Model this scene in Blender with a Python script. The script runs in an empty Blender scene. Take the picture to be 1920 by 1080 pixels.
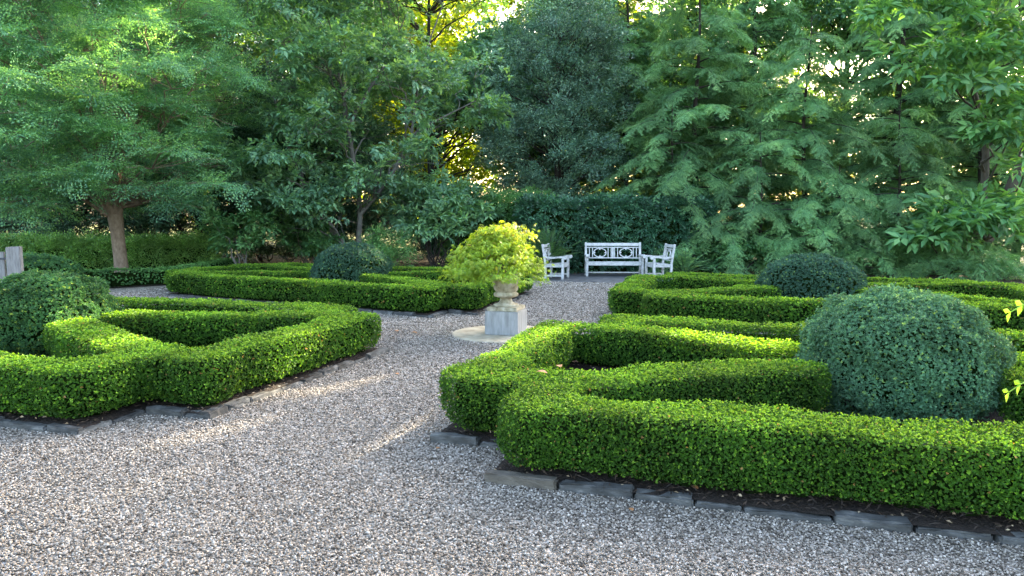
import bpy, bmesh, math
import numpy as np
from mathutils import Vector, Matrix
R = math.radians
SC = bpy.context.scene
COL = SC.collection
rng = np.random.default_rng(7)

# ------------------------------------------------------------------ camera
FPX = 1300.0
PITCH = math.atan(127 / FPX)
cam = bpy.data.cameras.new('camera')
cam.sensor_width = 36.0
cam.lens = 36.0 * FPX / 1920
cam.clip_start = 0.05
cam.clip_end = 2000
co = bpy.data.objects.new('camera', cam)
COL.objects.link(co)
co.location = (0, 0, 1.6)
co.rotation_euler = (math.pi / 2 - PITCH, 0, 0)
SC.camera = co

# ------------------------------------------------------------------ light
SUN_EL, SUN_AZ = 22.0, 34.0          # azimuth to the right of straight ahead (+y)
w = bpy.data.worlds.new('World')
SC.world = w
w.use_nodes = True
nt = w.node_tree
bg = nt.nodes['Background']
sky = nt.nodes.new('ShaderNodeTexSky')
sky.sky_type = 'NISHITA'
sky.sun_disc = False
sky.sun_elevation = R(SUN_EL)
sky.sun_rotation = R(SUN_AZ)
sky.air_density = 1.0
sky.dust_density = 4.0
sky.ozone_density = 0.3
nt.links.new(sky.outputs[0], bg.inputs[0])
bg.inputs[1].default_value = 0.15
SUND = np.array([math.sin(R(SUN_AZ)) * math.cos(R(SUN_EL)), math.cos(R(SUN_AZ)) * math.cos(R(SUN_EL)), math.sin(R(SUN_EL))])
sl = bpy.data.lights.new('sun', 'SUN')
sl.energy = 5.0
sl.angle = R(0.5)
sl.color = (1.0, 0.86, 0.62)
so = bpy.data.objects.new('sun', sl)
COL.objects.link(so)
so.rotation_euler = Vector(-SUND).to_track_quat('-Z', 'Y').to_euler()

SC.view_settings.view_transform = 'Standard'
SC.view_settings.look = 'None'
SC.view_settings.exposure = 3.3
SC.view_settings.gamma = 1.0
SC.render.engine = 'CYCLES'
cy = SC.cycles
cy.max_bounces = 9
cy.diffuse_bounces = 8
cy.glossy_bounces = 2
cy.transmission_bounces = 8
cy.transparent_max_bounces = 4
cy.sample_clamp_indirect = 6.0
cy.caustics_reflective = False
cy.caustics_refractive = False

# ------------------------------------------------------------------ garden axes (p along the main path, q to its right)
PH = R(73.5)
PV = np.array([math.cos(PH), math.sin(PH)])
QV = np.array([math.sin(PH), -math.cos(PH)])
U0 = np.array([-0.017, 9.624])
UC = U0 + np.array([-.065, 0.0])
def W2(p, q): return U0 + PV * p + QV * q
def W3(p, q, z=0.0):
    a = W2(p, q)
    return np.array([a[0], a[1], z])

# ------------------------------------------------------------------ tags
def tag(o, label=None, cat=None, group=None, kind=None):
    if label: o['label'] = label
    if cat: o['category'] = cat
    if group: o['group'] = group
    if kind: o['kind'] = kind
    return o
def empty(name, loc, rz=0.0):
    o = bpy.data.objects.new(name, None)
    o.location = loc
    o.rotation_euler = (0, 0, rz)
    o.empty_display_size = 0.2
    COL.objects.link(o)
    return o

# ------------------------------------------------------------------ materials
def newmat(name):
    m = bpy.data.materials.new(name)
    m.use_nodes = True
    n = m.node_tree
    for x in list(n.nodes): n.nodes.remove(x)
    out = n.nodes.new('ShaderNodeOutputMaterial')
    return m, n, out
def ramp(n, stops):
    r = n.nodes.new('ShaderNodeValToRGB')
    e = r.color_ramp.elements
    while len(e) > 1: e.remove(e[0])
    e[0].position = stops[0][0]; e[0].color = (*stops[0][1], 1)
    for p, c in stops[1:]:
        k = e.new(p); k.color = (*c, 1)
    return r
def leafmat(name, stops, trans=0.35, tcol=(1.3, 1.25, 0.5), rough=0.45, spec=0.4, nscale=0.7, namp=0.35):
    """stops: ramp over the per-leaf random value"""
    m, n, out = newmat(name)
    L = n.links.new
    at = n.nodes.new('ShaderNodeAttribute'); at.attribute_name = 'rnd'
    r = ramp(n, stops); L(at.outputs['Fac'], r.inputs[0])
    geo = n.nodes.new('ShaderNodeNewGeometry')
    no = n.nodes.new('ShaderNodeTexNoise'); no.inputs['Scale'].default_value = nscale; no.inputs['Detail'].default_value = 2
    L(geo.outputs['Position'], no.inputs['Vector'])
    mr = n.nodes.new('ShaderNodeMapRange')
    mr.inputs[1].default_value = 0.3; mr.inputs[2].default_value = 0.7
    mr.inputs[3].default_value = 1 - namp; mr.inputs[4].default_value = 1 + namp
    L(no.outputs[0], mr.inputs[0])
    mu = n.nodes.new('ShaderNodeVectorMath'); mu.operation = 'SCALE'
    L(r.outputs[0], mu.inputs[0]); L(mr.outputs[0], mu.inputs['Scale'])
    pb = n.nodes.new('ShaderNodeBsdfPrincipled')
    pb.inputs['Roughness'].default_value = rough
    pb.inputs['Specular IOR Level'].default_value = spec
    L(mu.outputs[0], pb.inputs['Base Color'])
    tm = n.nodes.new('ShaderNodeVectorMath'); tm.operation = 'MULTIPLY'; tm.inputs[1].default_value = tcol
    L(mu.outputs[0], tm.inputs[0])
    tr = n.nodes.new('ShaderNodeBsdfTranslucent'); L(tm.outputs[0], tr.inputs[0])
    mx = n.nodes.new('ShaderNodeMixShader'); mx.inputs[0].default_value = trans
    L(pb.outputs[0], mx.inputs[1]); L(tr.outputs[0], mx.inputs[2])
    L(mx.outputs[0], out.inputs[0])
    return m
def plain(name, c, rough=0.8, spec=0.3):
    m, n, out = newmat(name)
    pb = n.nodes.new('ShaderNodeBsdfPrincipled')
    pb.inputs['Base Color'].default_value = (*c, 1)
    pb.inputs['Roughness'].default_value = rough
    pb.inputs['Specular IOR Level'].default_value = spec
    n.links.new(pb.outputs[0], out.inputs[0])
    return m
def noisy(name, stops, scale=8, rough=0.8, bump=0.3, bscale=None, stretch=(1, 1, 1), detail=6, obj=True, dist=0.01, spec=0.3, rnd=0.0):
    m, n, out = newmat(name)
    L = n.links.new
    tc = n.nodes.new('ShaderNodeTexCoord')
    mp = n.nodes.new('ShaderNodeMapping'); mp.inputs['Scale'].default_value = stretch
    if obj: L(tc.outputs['Object'], mp.inputs[0])
    else:
        g = n.nodes.new('ShaderNodeNewGeometry'); L(g.outputs['Position'], mp.inputs[0])
    no = n.nodes.new('ShaderNodeTexNoise'); no.inputs['Scale'].default_value = scale; no.inputs['Detail'].default_value = detail
    no.inputs['Roughness'].default_value = 0.65
    L(mp.outputs[0], no.inputs[0])
    r = ramp(n, stops); L(no.outputs[0], r.inputs[0])
    col = r.outputs[0]
    if rnd:
        oi = n.nodes.new('ShaderNodeObjectInfo')
        mr = n.nodes.new('ShaderNodeMapRange'); mr.inputs[3].default_value = 1 - rnd; mr.inputs[4].default_value = 1 + rnd
        L(oi.outputs['Random'], mr.inputs[0])
        vm = n.nodes.new('ShaderNodeVectorMath'); vm.operation = 'SCALE'
        L(col, vm.inputs[0]); L(mr.outputs[0], vm.inputs['Scale']); col = vm.outputs[0]
    pb = n.nodes.new('ShaderNodeBsdfPrincipled')
    pb.inputs['Roughness'].default_value = rough
    pb.inputs['Specular IOR Level'].default_value = spec
    L(col, pb.inputs['Base Color'])
    n2 = n.nodes.new('ShaderNodeTexNoise'); n2.inputs['Scale'].default_value = bscale or scale * 3; n2.inputs['Detail'].default_value = 5
    L(mp.outputs[0], n2.inputs[0])
    bp = n.nodes.new('ShaderNodeBump'); bp.inputs['Strength'].default_value = bump; bp.inputs['Distance'].default_value = dist
    L(n2.outputs[0], bp.inputs['Height']); L(bp.outputs[0], pb.inputs['Normal'])
    L(pb.outputs[0], out.inputs[0])
    return m
def attrmat(name, stops, rough=0.7, spec=0.3):
    m, n, out = newmat(name)
    at = n.nodes.new('ShaderNodeAttribute'); at.attribute_name = 'rnd'
    r = ramp(n, stops); n.links.new(at.outputs['Fac'], r.inputs[0])
    pb = n.nodes.new('ShaderNodeBsdfPrincipled'); pb.inputs['Roughness'].default_value = rough
    pb.inputs['Specular IOR Level'].default_value = spec
    n.links.new(r.outputs[0], pb.inputs['Base Color']); n.links.new(pb.outputs[0], out.inputs[0])
    return m

M = {}
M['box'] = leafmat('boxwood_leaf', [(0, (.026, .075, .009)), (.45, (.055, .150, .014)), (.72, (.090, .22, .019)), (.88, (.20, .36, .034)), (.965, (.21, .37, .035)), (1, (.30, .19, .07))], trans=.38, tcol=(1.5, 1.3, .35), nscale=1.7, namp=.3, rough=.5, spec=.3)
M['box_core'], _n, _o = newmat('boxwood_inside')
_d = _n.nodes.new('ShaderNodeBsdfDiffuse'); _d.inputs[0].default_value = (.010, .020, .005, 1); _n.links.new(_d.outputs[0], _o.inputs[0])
M['ball'] = leafmat('boxwood_ball_leaf', [(0, (.052, .125, .068)), (.6, (.11, .24, .122)), (.85, (.17, .32, .14)), (1, (.27, .39, .09))], trans=.22, nscale=1.6, namp=.3, rough=.5, spec=.3)
M['balldark'] = leafmat('dark_boxwood_leaf', [(0, (.026, .072, .046)), (.6, (.055, .135, .082)), (.85, (.085, .18, .085)), (1, (.22, .33, .08))], trans=.2, nscale=1.6, namp=.3, rough=.5, spec=.3)
M['ballg'] = leafmat('green_ball_leaf', [(0, (.04, .115, .045)), (.6, (.085, .21, .065)), (.85, (.15, .30, .06)), (1, (.30, .38, .06))], trans=.25, nscale=2.2, namp=.35, rough=.5, spec=.3)
M['zelkova'] = leafmat('feathery_leaf', [(0, (.085, .21, .125)), (.6, (.155, .345, .19)), (1, (.26, .48, .19))], trans=.45, tcol=(1.4, 1.35, .5), nscale=.6, namp=.3)
M['magnolia'] = leafmat('magnolia_leaf', [(0, (.080, .175, .110)), (.6, (.15, .305, .175)), (1, (.25, .42, .20))], trans=.35, tcol=(1.5, 1.5, .35), nscale=.6, namp=.3, rough=.4)
M['bigleaf'] = leafmat('umbrella_magnolia_leaf', [(0, (.075, .19, .085)), (.6, (.125, .29, .115)), (1, (.20, .39, .14))], trans=.38, tcol=(1.5, 1.5, .35), nscale=.6, namp=.3, rough=.4)
M['hemlock'] = leafmat('hemlock_needle', [(0, (.062, .155, .070)), (.6, (.135, .305, .115)), (1, (.28, .47, .16))], trans=.25, nscale=.5, namp=.4, rough=.5)
M['holly'] = leafmat('holly_leaf', [(0, (.052, .120, .085)), (.6, (.115, .24, .155)), (1, (.25, .40, .24))], trans=.15, nscale=.6, namp=.35, rough=.32, spec=.5)
M['yew'] = leafmat('dark_evergreen_leaf', [(0, (.028, .070, .042)), (.7, (.060, .14, .078)), (1, (.11, .23, .11))], trans=.15, nscale=.5, namp=.4, rough=.5)
M['laurel'] = leafmat('laurel_leaf', [(0, (.020, .070, .038)), (.6, (.038, .12, .060)), (1, (.11, .26, .13))], trans=.15, nscale=.8, namp=.25, rough=.3, spec=.5)
M['azalea'] = leafmat('azalea_leaf', [(0, (.08, .19, .05)), (.6, (.21, .42, .10)), (1, (.36, .56, .15))], trans=.25, nscale=1.2, namp=.4)
M['shrub'] = leafmat('shrub_leaf', [(0, (.045, .135, .042)), (.6, (.090, .23, .062)), (1, (.16, .33, .09))], trans=.3, nscale=1.0, namp=.3)
M['hydr'] = leafmat('hydrangea_leaf', [(0, (.04, .12, .042)), (.6, (.075, .19, .062)), (1, (.12, .25, .08))], trans=.3, nscale=1.0, namp=.3)
M['fern'] = leafmat('fern_leaf', [(0, (.03, .085, .030)), (.6, (.05, .13, .04)), (1, (.09, .18, .05))], trans=.3, nscale=1.5, namp=.25)
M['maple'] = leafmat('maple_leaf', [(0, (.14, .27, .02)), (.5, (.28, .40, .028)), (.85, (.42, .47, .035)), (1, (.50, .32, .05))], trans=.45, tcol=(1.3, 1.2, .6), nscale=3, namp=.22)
M['far'] = leafmat('sunlit_leaf', [(0, (.055, .105, .012)), (.6, (.10, .15, .016)), (1, (.17, .19, .02))], trans=.65, tcol=(2.7, 2.4, .5), nscale=.3, namp=.3)
M['lime'] = leafmat('lime_frond', [(0, (.15, .31, .025)), (1, (.25, .42, .04))], trans=.4, nscale=2, namp=.1)
M['bark'] = noisy('grey_bark', [(.3, (.05, .04, .032)), (.7, (.13, .11, .09))], scale=10, stretch=(1, 1, .25), bump=.6, obj=False, rough=.9)
M['bark_tan'] = noisy('tan_bark', [(.3, (.13, .09, .06)), (.7, (.27, .205, .15))], scale=14, stretch=(1, 1, .6), bump=.5, obj=False, rough=.9)
M['bark_pale'] = noisy('pale_grey_bark', [(.3, (.085, .08, .072)), (.7, (.175, .168, .152))], scale=12, stretch=(1, 1, .4), bump=.4, obj=False, rough=.9)
M['bark_dark'] = noisy('dark_bark', [(.3, (.018, .014, .011)), (.7, (.05, .042, .034))], scale=10, stretch=(1, 1, .25), bump=.5, obj=False, rough=.95)
M['slate'] = noisy('slate', [(.25, (.032, .032, .030)), (.48, (.066, .066, .063)), (.6, (.105, .105, .10)), (.7, (.19, .185, .175))], scale=7, stretch=(1, 1, 2.5), bump=.6, bscale=30, rnd=.35, rough=.75, obj=False)
M['slate_brown'] = noisy('brown_slate', [(.25, (.05, .042, .033)), (.7, (.115, .10, .08))], scale=8, stretch=(1, 1, 2), bump=.6, bscale=30, rnd=.2, rough=.8, obj=False)
M['white_wood'] = noisy('weathered_white_wood', [(.3, (.27, .27, .255)), (.5, (.46, .46, .45)), (.7, (.53, .53, .52))], scale=9, bump=.15, rough=.6)
M['grey_wood'] = noisy('weathered_grey_wood', [(.25, (.11, .10, .095)), (.5, (.21, .20, .19)), (.75, (.29, .28, .27))], scale=14, stretch=(3, 3, .35), bump=.5, rough=.85)
M['iron'] = plain('dark_iron', (.04, .045, .055), .5, .5)
M['stone'] = noisy('weathered_cast_stone', [(.28, (.12, .105, .065)), (.42, (.26, .225, .15)), (.58, (.42, .38, .29)), (.75, (.54, .51, .43))], scale=9, bump=.7, bscale=40, rough=.9)
M['limestone'] = noisy('grey_limestone', [(.3, (.17, .168, .16)), (.5, (.27, .268, .26)), (.7, (.36, .358, .35))], scale=7, stretch=(2.2, 2.2, .35), bump=.25, bscale=60, rough=.85)
M['padstone'] = noisy('buff_stone', [(.3, (.22, .185, .125)), (.55, (.38, .33, .24)), (.75, (.46, .405, .31))], scale=5, bump=.3, bscale=50, rough=.9)
M['dry_leaf'] = plain('dry_leaf', (.28, .13, .05), .7)
M['mulchchip'] = attrmat('bark_chip', [(0, (.012, .009, .007)), (.6, (.035, .024, .017)), (.93, (.075, .05, .035)), (.97, (.30, .22, .13)), (1, (.42, .33, .22))])
M['pebble'] = attrmat('pea_pebble', [(0, (.040, .031, .022)), (.12, (.080, .065, .050)), (.32, (.155, .131, .104)), (.62, (.255, .222, .183)), (.88, (.375, .332, .282)), (1, (.50, .45, .392))], rough=.75)
M['mulch'] = noisy('bark_mulch', [(.3, (.010, .008, .006)), (.7, (.045, .03, .022))], scale=40, bump=1, bscale=60, dist=.03, obj=False, rough=.95)
M['litter'] = noisy('leaf_litter', [(.3, (.018, .014, .008)), (.55, (.05, .038, .022)), (.75, (.11, .08, .045))], scale=14, bump=1, bscale=25, dist=.03, obj=False, rough=.95)
M['lawn'] = noisy('sunny_lawn', [(.3, (.10, .13, .03)), (.7, (.24, .24, .08))], scale=3, bump=.6, bscale=30, obj=False, rough=.95)

def gravelmat():
    m, n, out = newmat('pea_gravel')
    L = n.links.new
    g = n.nodes.new('ShaderNodeNewGeometry')
    v = n.nodes.new('ShaderNodeTexVoronoi'); v.inputs['Scale'].default_value = 62
    L(g.outputs['Position'], v.inputs['Vector'])
    sep = n.nodes.new('ShaderNodeSeparateColor'); L(v.outputs['Color'], sep.inputs[0])
    r = ramp(n, [(0, (.075, .062, .048)), (.2, (.145, .124, .10)), (.5, (.26, .228, .187)), (.8, (.36, .32, .27)), (1, (.48, .435, .38))])
    L(sep.outputs[0], r.inputs[0])
    no = n.nodes.new('ShaderNodeTexNoise'); no.inputs['Scale'].default_value = .9; no.inputs['Detail'].default_value = 3
    L(g.outputs['Position'], no.inputs['Vector'])
    mr = n.nodes.new('ShaderNodeMapRange'); mr.inputs[1].default_value = .3; mr.inputs[2].default_value = .7; mr.inputs[3].default_value = .85; mr.inputs[4].default_value = 1.12
    L(no.outputs[0], mr.inputs[0])
    vm = n.nodes.new('ShaderNodeVectorMath'); vm.operation = 'SCALE'
    L(r.outputs[0], vm.inputs[0]); L(mr.outputs[0], vm.inputs['Scale'])
    pb = n.nodes.new('ShaderNodeBsdfPrincipled'); pb.inputs['Roughness'].default_value = .8
    L(vm.outputs[0], pb.inputs['Base Color'])
    iv = n.nodes.new('ShaderNodeMath'); iv.operation = 'MULTIPLY'; iv.inputs[1].default_value = -1
    L(v.outputs['Distance'], iv.inputs[0])
    bp = n.nodes.new('ShaderNodeBump'); bp.inputs['Strength'].default_value = 1; bp.inputs['Distance'].default_value = .012
    L(iv.outputs[0], bp.inputs['Height']); L(bp.outputs[0], pb.inputs['Normal'])
    L(pb.outputs[0], out.inputs[0])
    return m
M['gravel'] = gravelmat()
def flagmat():
    m, n, out = newmat('slate_flags')
    L = n.links.new
    g = n.nodes.new('ShaderNodeNewGeometry')
    mp = n.nodes.new('ShaderNodeMapping'); mp.inputs['Rotation'].default_value = (0, 0, R(16.5)); L(g.outputs['Position'], mp.inputs[0])
    b = n.nodes.new('ShaderNodeTexBrick'); b.inputs['Scale'].default_value = 1.0
    b.inputs['Brick Width'].default_value = .75; b.inputs['Row Height'].default_value = .5; b.inputs['Mortar Size'].default_value = .012
    b.inputs['Color1'].default_value = (.055, .062, .068, 1); b.inputs['Color2'].default_value = (.11, .105, .10, 1); b.inputs['Mortar'].default_value = (.05, .045, .04, 1)
    L(mp.outputs[0], b.inputs['Vector'])
    no = n.nodes.new('ShaderNodeTexNoise'); no.inputs['Scale'].default_value = 5; no.inputs['Detail'].default_value = 5; L(g.outputs['Position'], no.inputs[0])
    mr = n.nodes.new('ShaderNodeMapRange'); mr.inputs[1].default_value = .3; mr.inputs[2].default_value = .7; mr.inputs[3].default_value = .7; mr.inputs[4].default_value = 1.4
    L(no.outputs[0], mr.inputs[0])
    vm = n.nodes.new('ShaderNodeVectorMath'); vm.operation = 'SCALE'; L(b.outputs[0], vm.inputs[0]); L(mr.outputs[0], vm.inputs['Scale'])
    pb = n.nodes.new('ShaderNodeBsdfPrincipled'); pb.inputs['Roughness'].default_value = .6; L(vm.outputs[0], pb.inputs['Base Color'])
    bp = n.nodes.new('ShaderNodeBump'); bp.inputs['Strength'].default_value = .5; bp.inputs['Distance'].default_value = .01
    L(no.outputs[0], bp.inputs['Height']); L(bp.outputs[0], pb.inputs['Normal'])
    L(pb.outputs[0], out.inputs[0])
    return m
M['flags'] = flagmat()

# ------------------------------------------------------------------ mesh builder
def unit(v):
    return v / np.maximum(np.linalg.norm(v, axis=-1, keepdims=True), 1e-9)
class MB:
    def __init__(s):
        s.V = []; s.F = []; s.n = 0
    def faces(s, V, idx, mat=0, rnd=0.5):
        """V (n,3), idx (m,k)"""
        V = np.asarray(V, float).reshape(-1, 3); idx = np.asarray(idx, np.int64)
        m = len(idx)
        r = np.broadcast_to(np.asarray(rnd, float), (m,)) if np.ndim(rnd) < 1 or len(np.atleast_1d(rnd)) == m else np.full(m, .5)
        s.V.append(V); s.F.append((idx + s.n, mat, np.array(r))); s.n += len(V)
    def quads(s, Q, mat=0, rnd=0.5):
        m = len(Q)
        if m == 0: return
        s.faces(Q.reshape(-1, 3), np.arange(m * 4).reshape(m, 4), mat, rnd)
    def tube(s, P, rad, mat=0, k=6, cap=True):
        P = np.asarray(P, float); n = len(P)
        rad = np.broadcast_to(np.asarray(rad, float), (n,))
        T = unit(np.gradient(P, axis=0))
        ref = np.where(np.abs(T[:, 2:3]) > .9, np.array([[1., 0, 0]]), np.array([[0, 0, 1.]]))
        A = unit(np.cross(T, ref)); B = np.cross(T, A)
        a = np.arange(k) * 2 * math.pi / k
        V = P[:, None] + rad[:, None, None] * (np.cos(a)[None, :, None] * A[:, None] + np.sin(a)[None, :, None] * B[:, None])
        i = np.arange(n - 1)[:, None]; j = np.arange(k)[None]
        idx = np.stack([i * k + j, i * k + (j + 1) % k, (i + 1) * k + (j + 1) % k, (i + 1) * k + j], -1).reshape(-1, 4)
        s.faces(V.reshape(-1, 3), idx, mat)
    def lathe(s, prof, mat=0, k=32, wob=None):
        prof = np.asarray(prof, float); n = len(prof)
        a = np.arange(k) * 2 * math.pi / k
        rr = prof[:, 0:1] * np.ones((1, k))
        if wob is not None: rr = rr * wob(a[None], prof[:, 1:2])
        V = np.stack([rr * np.cos(a), rr * np.sin(a), prof[:, 1:2] * np.ones((1, k))], -1)
        i = np.arange(n - 1)[:, None]; j = np.arange(k)[None]
        idx = np.stack([i * k + j, i * k + (j + 1) % k, (i + 1) * k + (j + 1) % k, (i + 1) * k + j], -1).reshape(-1, 4)
        s.faces(V.reshape(-1, 3), idx, mat)
    def build(s, name, mats, parent=None, smooth=False, rel=True):
        me = bpy.data.meshes.new(name)
        V = np.concatenate(s.V)
        if parent is not None and rel:
            Mw = np.array(Matrix.LocRotScale(parent.location, parent.rotation_euler, None).inverted())
            V = V @ Mw[:3, :3].T + Mw[:3, 3]
        loops = np.concatenate([f[0].ravel() for f in s.F])
        cnt = np.concatenate([np.full(len(f[0]), f[0].shape[1]) for f in s.F])
        start = np.concatenate([[0], np.cumsum(cnt)[:-1]])
        mi = np.concatenate([np.full(len(f[0]), f[1]) for f in s.F])
        rn = np.concatenate([f[2] for f in s.F])
        me.vertices.add(len(V)); me.vertices.foreach_set('co', V.astype(np.float32).ravel())
        me.loops.add(len(loops)); me.loops.foreach_set('vertex_index', loops.astype(np.int32))
        me.polygons.add(len(cnt)); me.polygons.foreach_set('loop_start', start.astype(np.int32))
        me.polygons.foreach_set('material_index', mi.astype(np.int32))
        me.polygons.foreach_set('use_smooth', np.full(len(cnt), smooth))
        me.update(calc_edges=True)
        at = me.attributes.new('rnd', 'FLOAT', 'FACE'); at.data.foreach_set('value', rn.astype(np.float32))
        for m in (mats if isinstance(mats, (list, tuple)) else [mats]): me.materials.append(m)
        o = bpy.data.objects.new(name, me)
        COL.objects.link(o)
        if parent is not None: o.parent = parent
        return o

def leafquads(C, D, N, L, W, fold=.12, droop=.08, mid=.45):
    N = unit(N - D * (N * D).sum(-1, keepdims=True))
    S = np.cross(D, N)
    L = L[:, None]; W = W[:, None]
    Q = np.empty((len(C), 4, 3))
    Q[:, 0] = C
    Q[:, 1] = C + D * L * mid + S * W * .5 + N * fold * W
    Q[:, 2] = C + D * L - N * droop * L
    Q[:, 3] = C + D * L * mid - S * W * .5 + N * fold * W
    return Q
def perp(A):
    r = rng.normal(size=A.shape)
    return unit(r - A * (r * A).sum(-1, keepdims=True))
def rosettes(P, A, n, L, W, spread=(.5, 1.2), r=None, jl=.25):
    """n leaves around each axis; returns leaf arrays"""
    m = len(P)
    X = perp(A); Y = np.cross(A, X)
    ph = (np.arange(n)[None] / n + rng.random((m, n)) * .12) * 2 * math.pi
    th = rng.uniform(spread[0], spread[1], (m, n))
    pr = np.cos(ph)[..., None] * X[:, None] + np.sin(ph)[..., None] * Y[:, None]
    D = A[:, None] * np.cos(th)[..., None] + pr * np.sin(th)[..., None]
    N = A[:, None] * np.sin(th)[..., None] - pr * np.cos(th)[..., None]
    C = np.repeat(P[:, None], n, 1)
    Ls = (L[:, None] if np.ndim(L) else L) * (1 + rng.uniform(-jl, jl, (m, n)))
    Ws = Ls * (W / L if np.ndim(L) == 0 else W)
    rr = np.repeat((rng.random(m) if r is None else r)[:, None], n, 1) + rng.uniform(-.12, .12, (m, n))
    f = lambda a: a.reshape(-1, *a.shape[2:])
    return f(C), f(D), f(N), f(Ls), f(Ws), np.clip(f(rr), 0, 1)

# gaps in the tree wall through which the low sun reaches the garden: (point, radius)
SPOTS = []
def spot(x, y, z, r): SPOTS.append((np.array([x, y, z]), r * 1.75))
def carve(C):
    keep = np.ones(len(C), bool)
    for P, r in SPOTS:
        v = C - P
        t = v @ SUND
        d = np.linalg.norm(v - t[:, None] * SUND, axis=1)
        keep &= ~((t > .5) & (d < r))
    return keep

# ------------------------------------------------------------------ spray templates (twigs of leaves, axis +y, up +z, unit length)
def tp(C, D, N, L, W, r): return dict(C=np.array(C, float), D=unit(np.array(D, float)), N=np.array(N, float), L=np.array(L, float), W=np.array(W, float), r=np.array(r, float))
def t_hemlock():
    C, D, N, L, W, r = [], [], [], [], [], []
    nt_ = 13
    for i in range(nt_):
        t = .04 + .96 * i / nt_
        for sd in (-1, 1):
            if rng.random() < .2: continue
            tt = t + rng.uniform(-.03, .03)
            base = np.array([rng.normal() * .01, tt, -.30 * tt * tt])
            ln = (.40 * (1 - tt) ** .7 + .07) * rng.uniform(.4, 1.25)
            a = R(rng.uniform(28, 60)) * sd
            dz = -.2 + rng.normal() * .22
            dr = np.array([math.sin(a), math.cos(a), dz])
            k = max(2, int(ln / .05))
            for j in range(k):
                s = (j + .3) / k * ln
                b = base + dr * s + np.array([0, 0, -.55 * s * s])
                for s2 in (-1, 1):
                    a2 = a + s2 * R(rng.uniform(15, 50))
                    d2 = np.array([math.sin(a2), math.cos(a2), dz - .6 * s + rng.normal() * .2])
                    C.append(b); D.append(d2); N.append((rng.normal() * .25, rng.normal() * .25, 1)); L.append(rng.uniform(.05, .10)); W.append(rng.uniform(.018, .030)); r.append(np.clip(rng.normal(.36 + .3 * tt + .45 * s, .14), 0, 1))
    return tp(C, D, N, L, W, r)
def t_feather():
    C, D, N, L, W, r = [], [], [], [], [], []
    for i in range(9):
        t = .1 + .9 * i / 9
        for sd in (-1, 1):
            base = np.array([0, t, -.12 * t * t])
            ln = (.5 * (1 - t) ** .6 + .1) * rng.uniform(.7, 1.2)
            a = R(rng.uniform(35, 65)) * sd
            dr = np.array([math.sin(a), math.cos(a), rng.normal() * .18 - .1])
            k = max(2, int(ln / .075))
            for j in range(k):
                s = (j + .5) / k * ln
                a2 = a + (-1) ** j * R(rng.uniform(35, 60))
                C.append(base + dr * s); D.append((math.sin(a2), math.cos(a2), rng.normal() * .3 - .15)); N.append((rng.normal() * .4, rng.normal() * .4, 1))
                L.append(rng.uniform(.075, .125)); W.append(rng.uniform(.035, .05)); r.append(rng.random())
    return tp(C, D, N, L, W, r)
def t_broad(nl=22, ll=.26, lw=.12, sub=4):
    C, D, N, L, W, r = [], [], [], [], [], []
    for i in range(sub):
        t = .15 + .85 * i / sub
        sd = (-1) ** i
        a = R(rng.uniform(25, 55)) * sd if i < sub - 1 else 0
        ln = rng.uniform(.3, .5)
        base = np.array([0, t * .6, 0]); dr = np.array([math.sin(a), math.cos(a), rng.normal() * .2])
        k = nl // sub
        for j in range(k):
            s = (.35 + .65 * (j + 1) / k) * ln
            ph = j * 2.4 + rng.random()
            tilt = rng.uniform(.6, 1.2)
            pr = np.array([math.cos(ph), 0, math.sin(ph) * .6])
            d = dr * math.cos(tilt) + pr * math.sin(tilt) + np.array([0, 0, -.18])
            C.append(base + dr * s); D.append(d); N.append((rng.normal() * .35, rng.normal() * .35, 1)); L.append(ll * rng.uniform(.7, 1.2)); W.append(lw * rng.uniform(.8, 1.15)); r.append(rng.random())
    return tp(C, D, N, L, W, r)
def t_small(nl=34, ll=.14, lw=.06):
    C, D, N, L, W, r = [], [], [], [], [], []
    for i in range(nl):
        t = rng.random() ** .7
        d = unit(np.array([rng.normal(), rng.normal() + .8, rng.normal() * .6 + .25]))
        C.append(np.array([rng.normal() * .17, t * .7, rng.normal() * .12])); D.append(d); N.append((rng.normal() * .5, rng.normal() * .5, 1)); L.append(ll * rng.uniform(.7, 1.25)); W.append(lw * rng.uniform(.8, 1.2)); r.append(rng.random())
    return tp(C, D, N, L, W, r)
T_HEM = [t_hemlock() for _ in range(12)]
T_FEA = [t_feather() for _ in range(5)]
T_BRO = [t_broad() for _ in range(5)]
T_BIG = [t_broad(16, .42, .17, 3) for _ in range(5)]
T_SML = [t_small() for _ in range(5)]
T_FIN = [t_small(46, .10, .045) for _ in range(5)]

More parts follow.
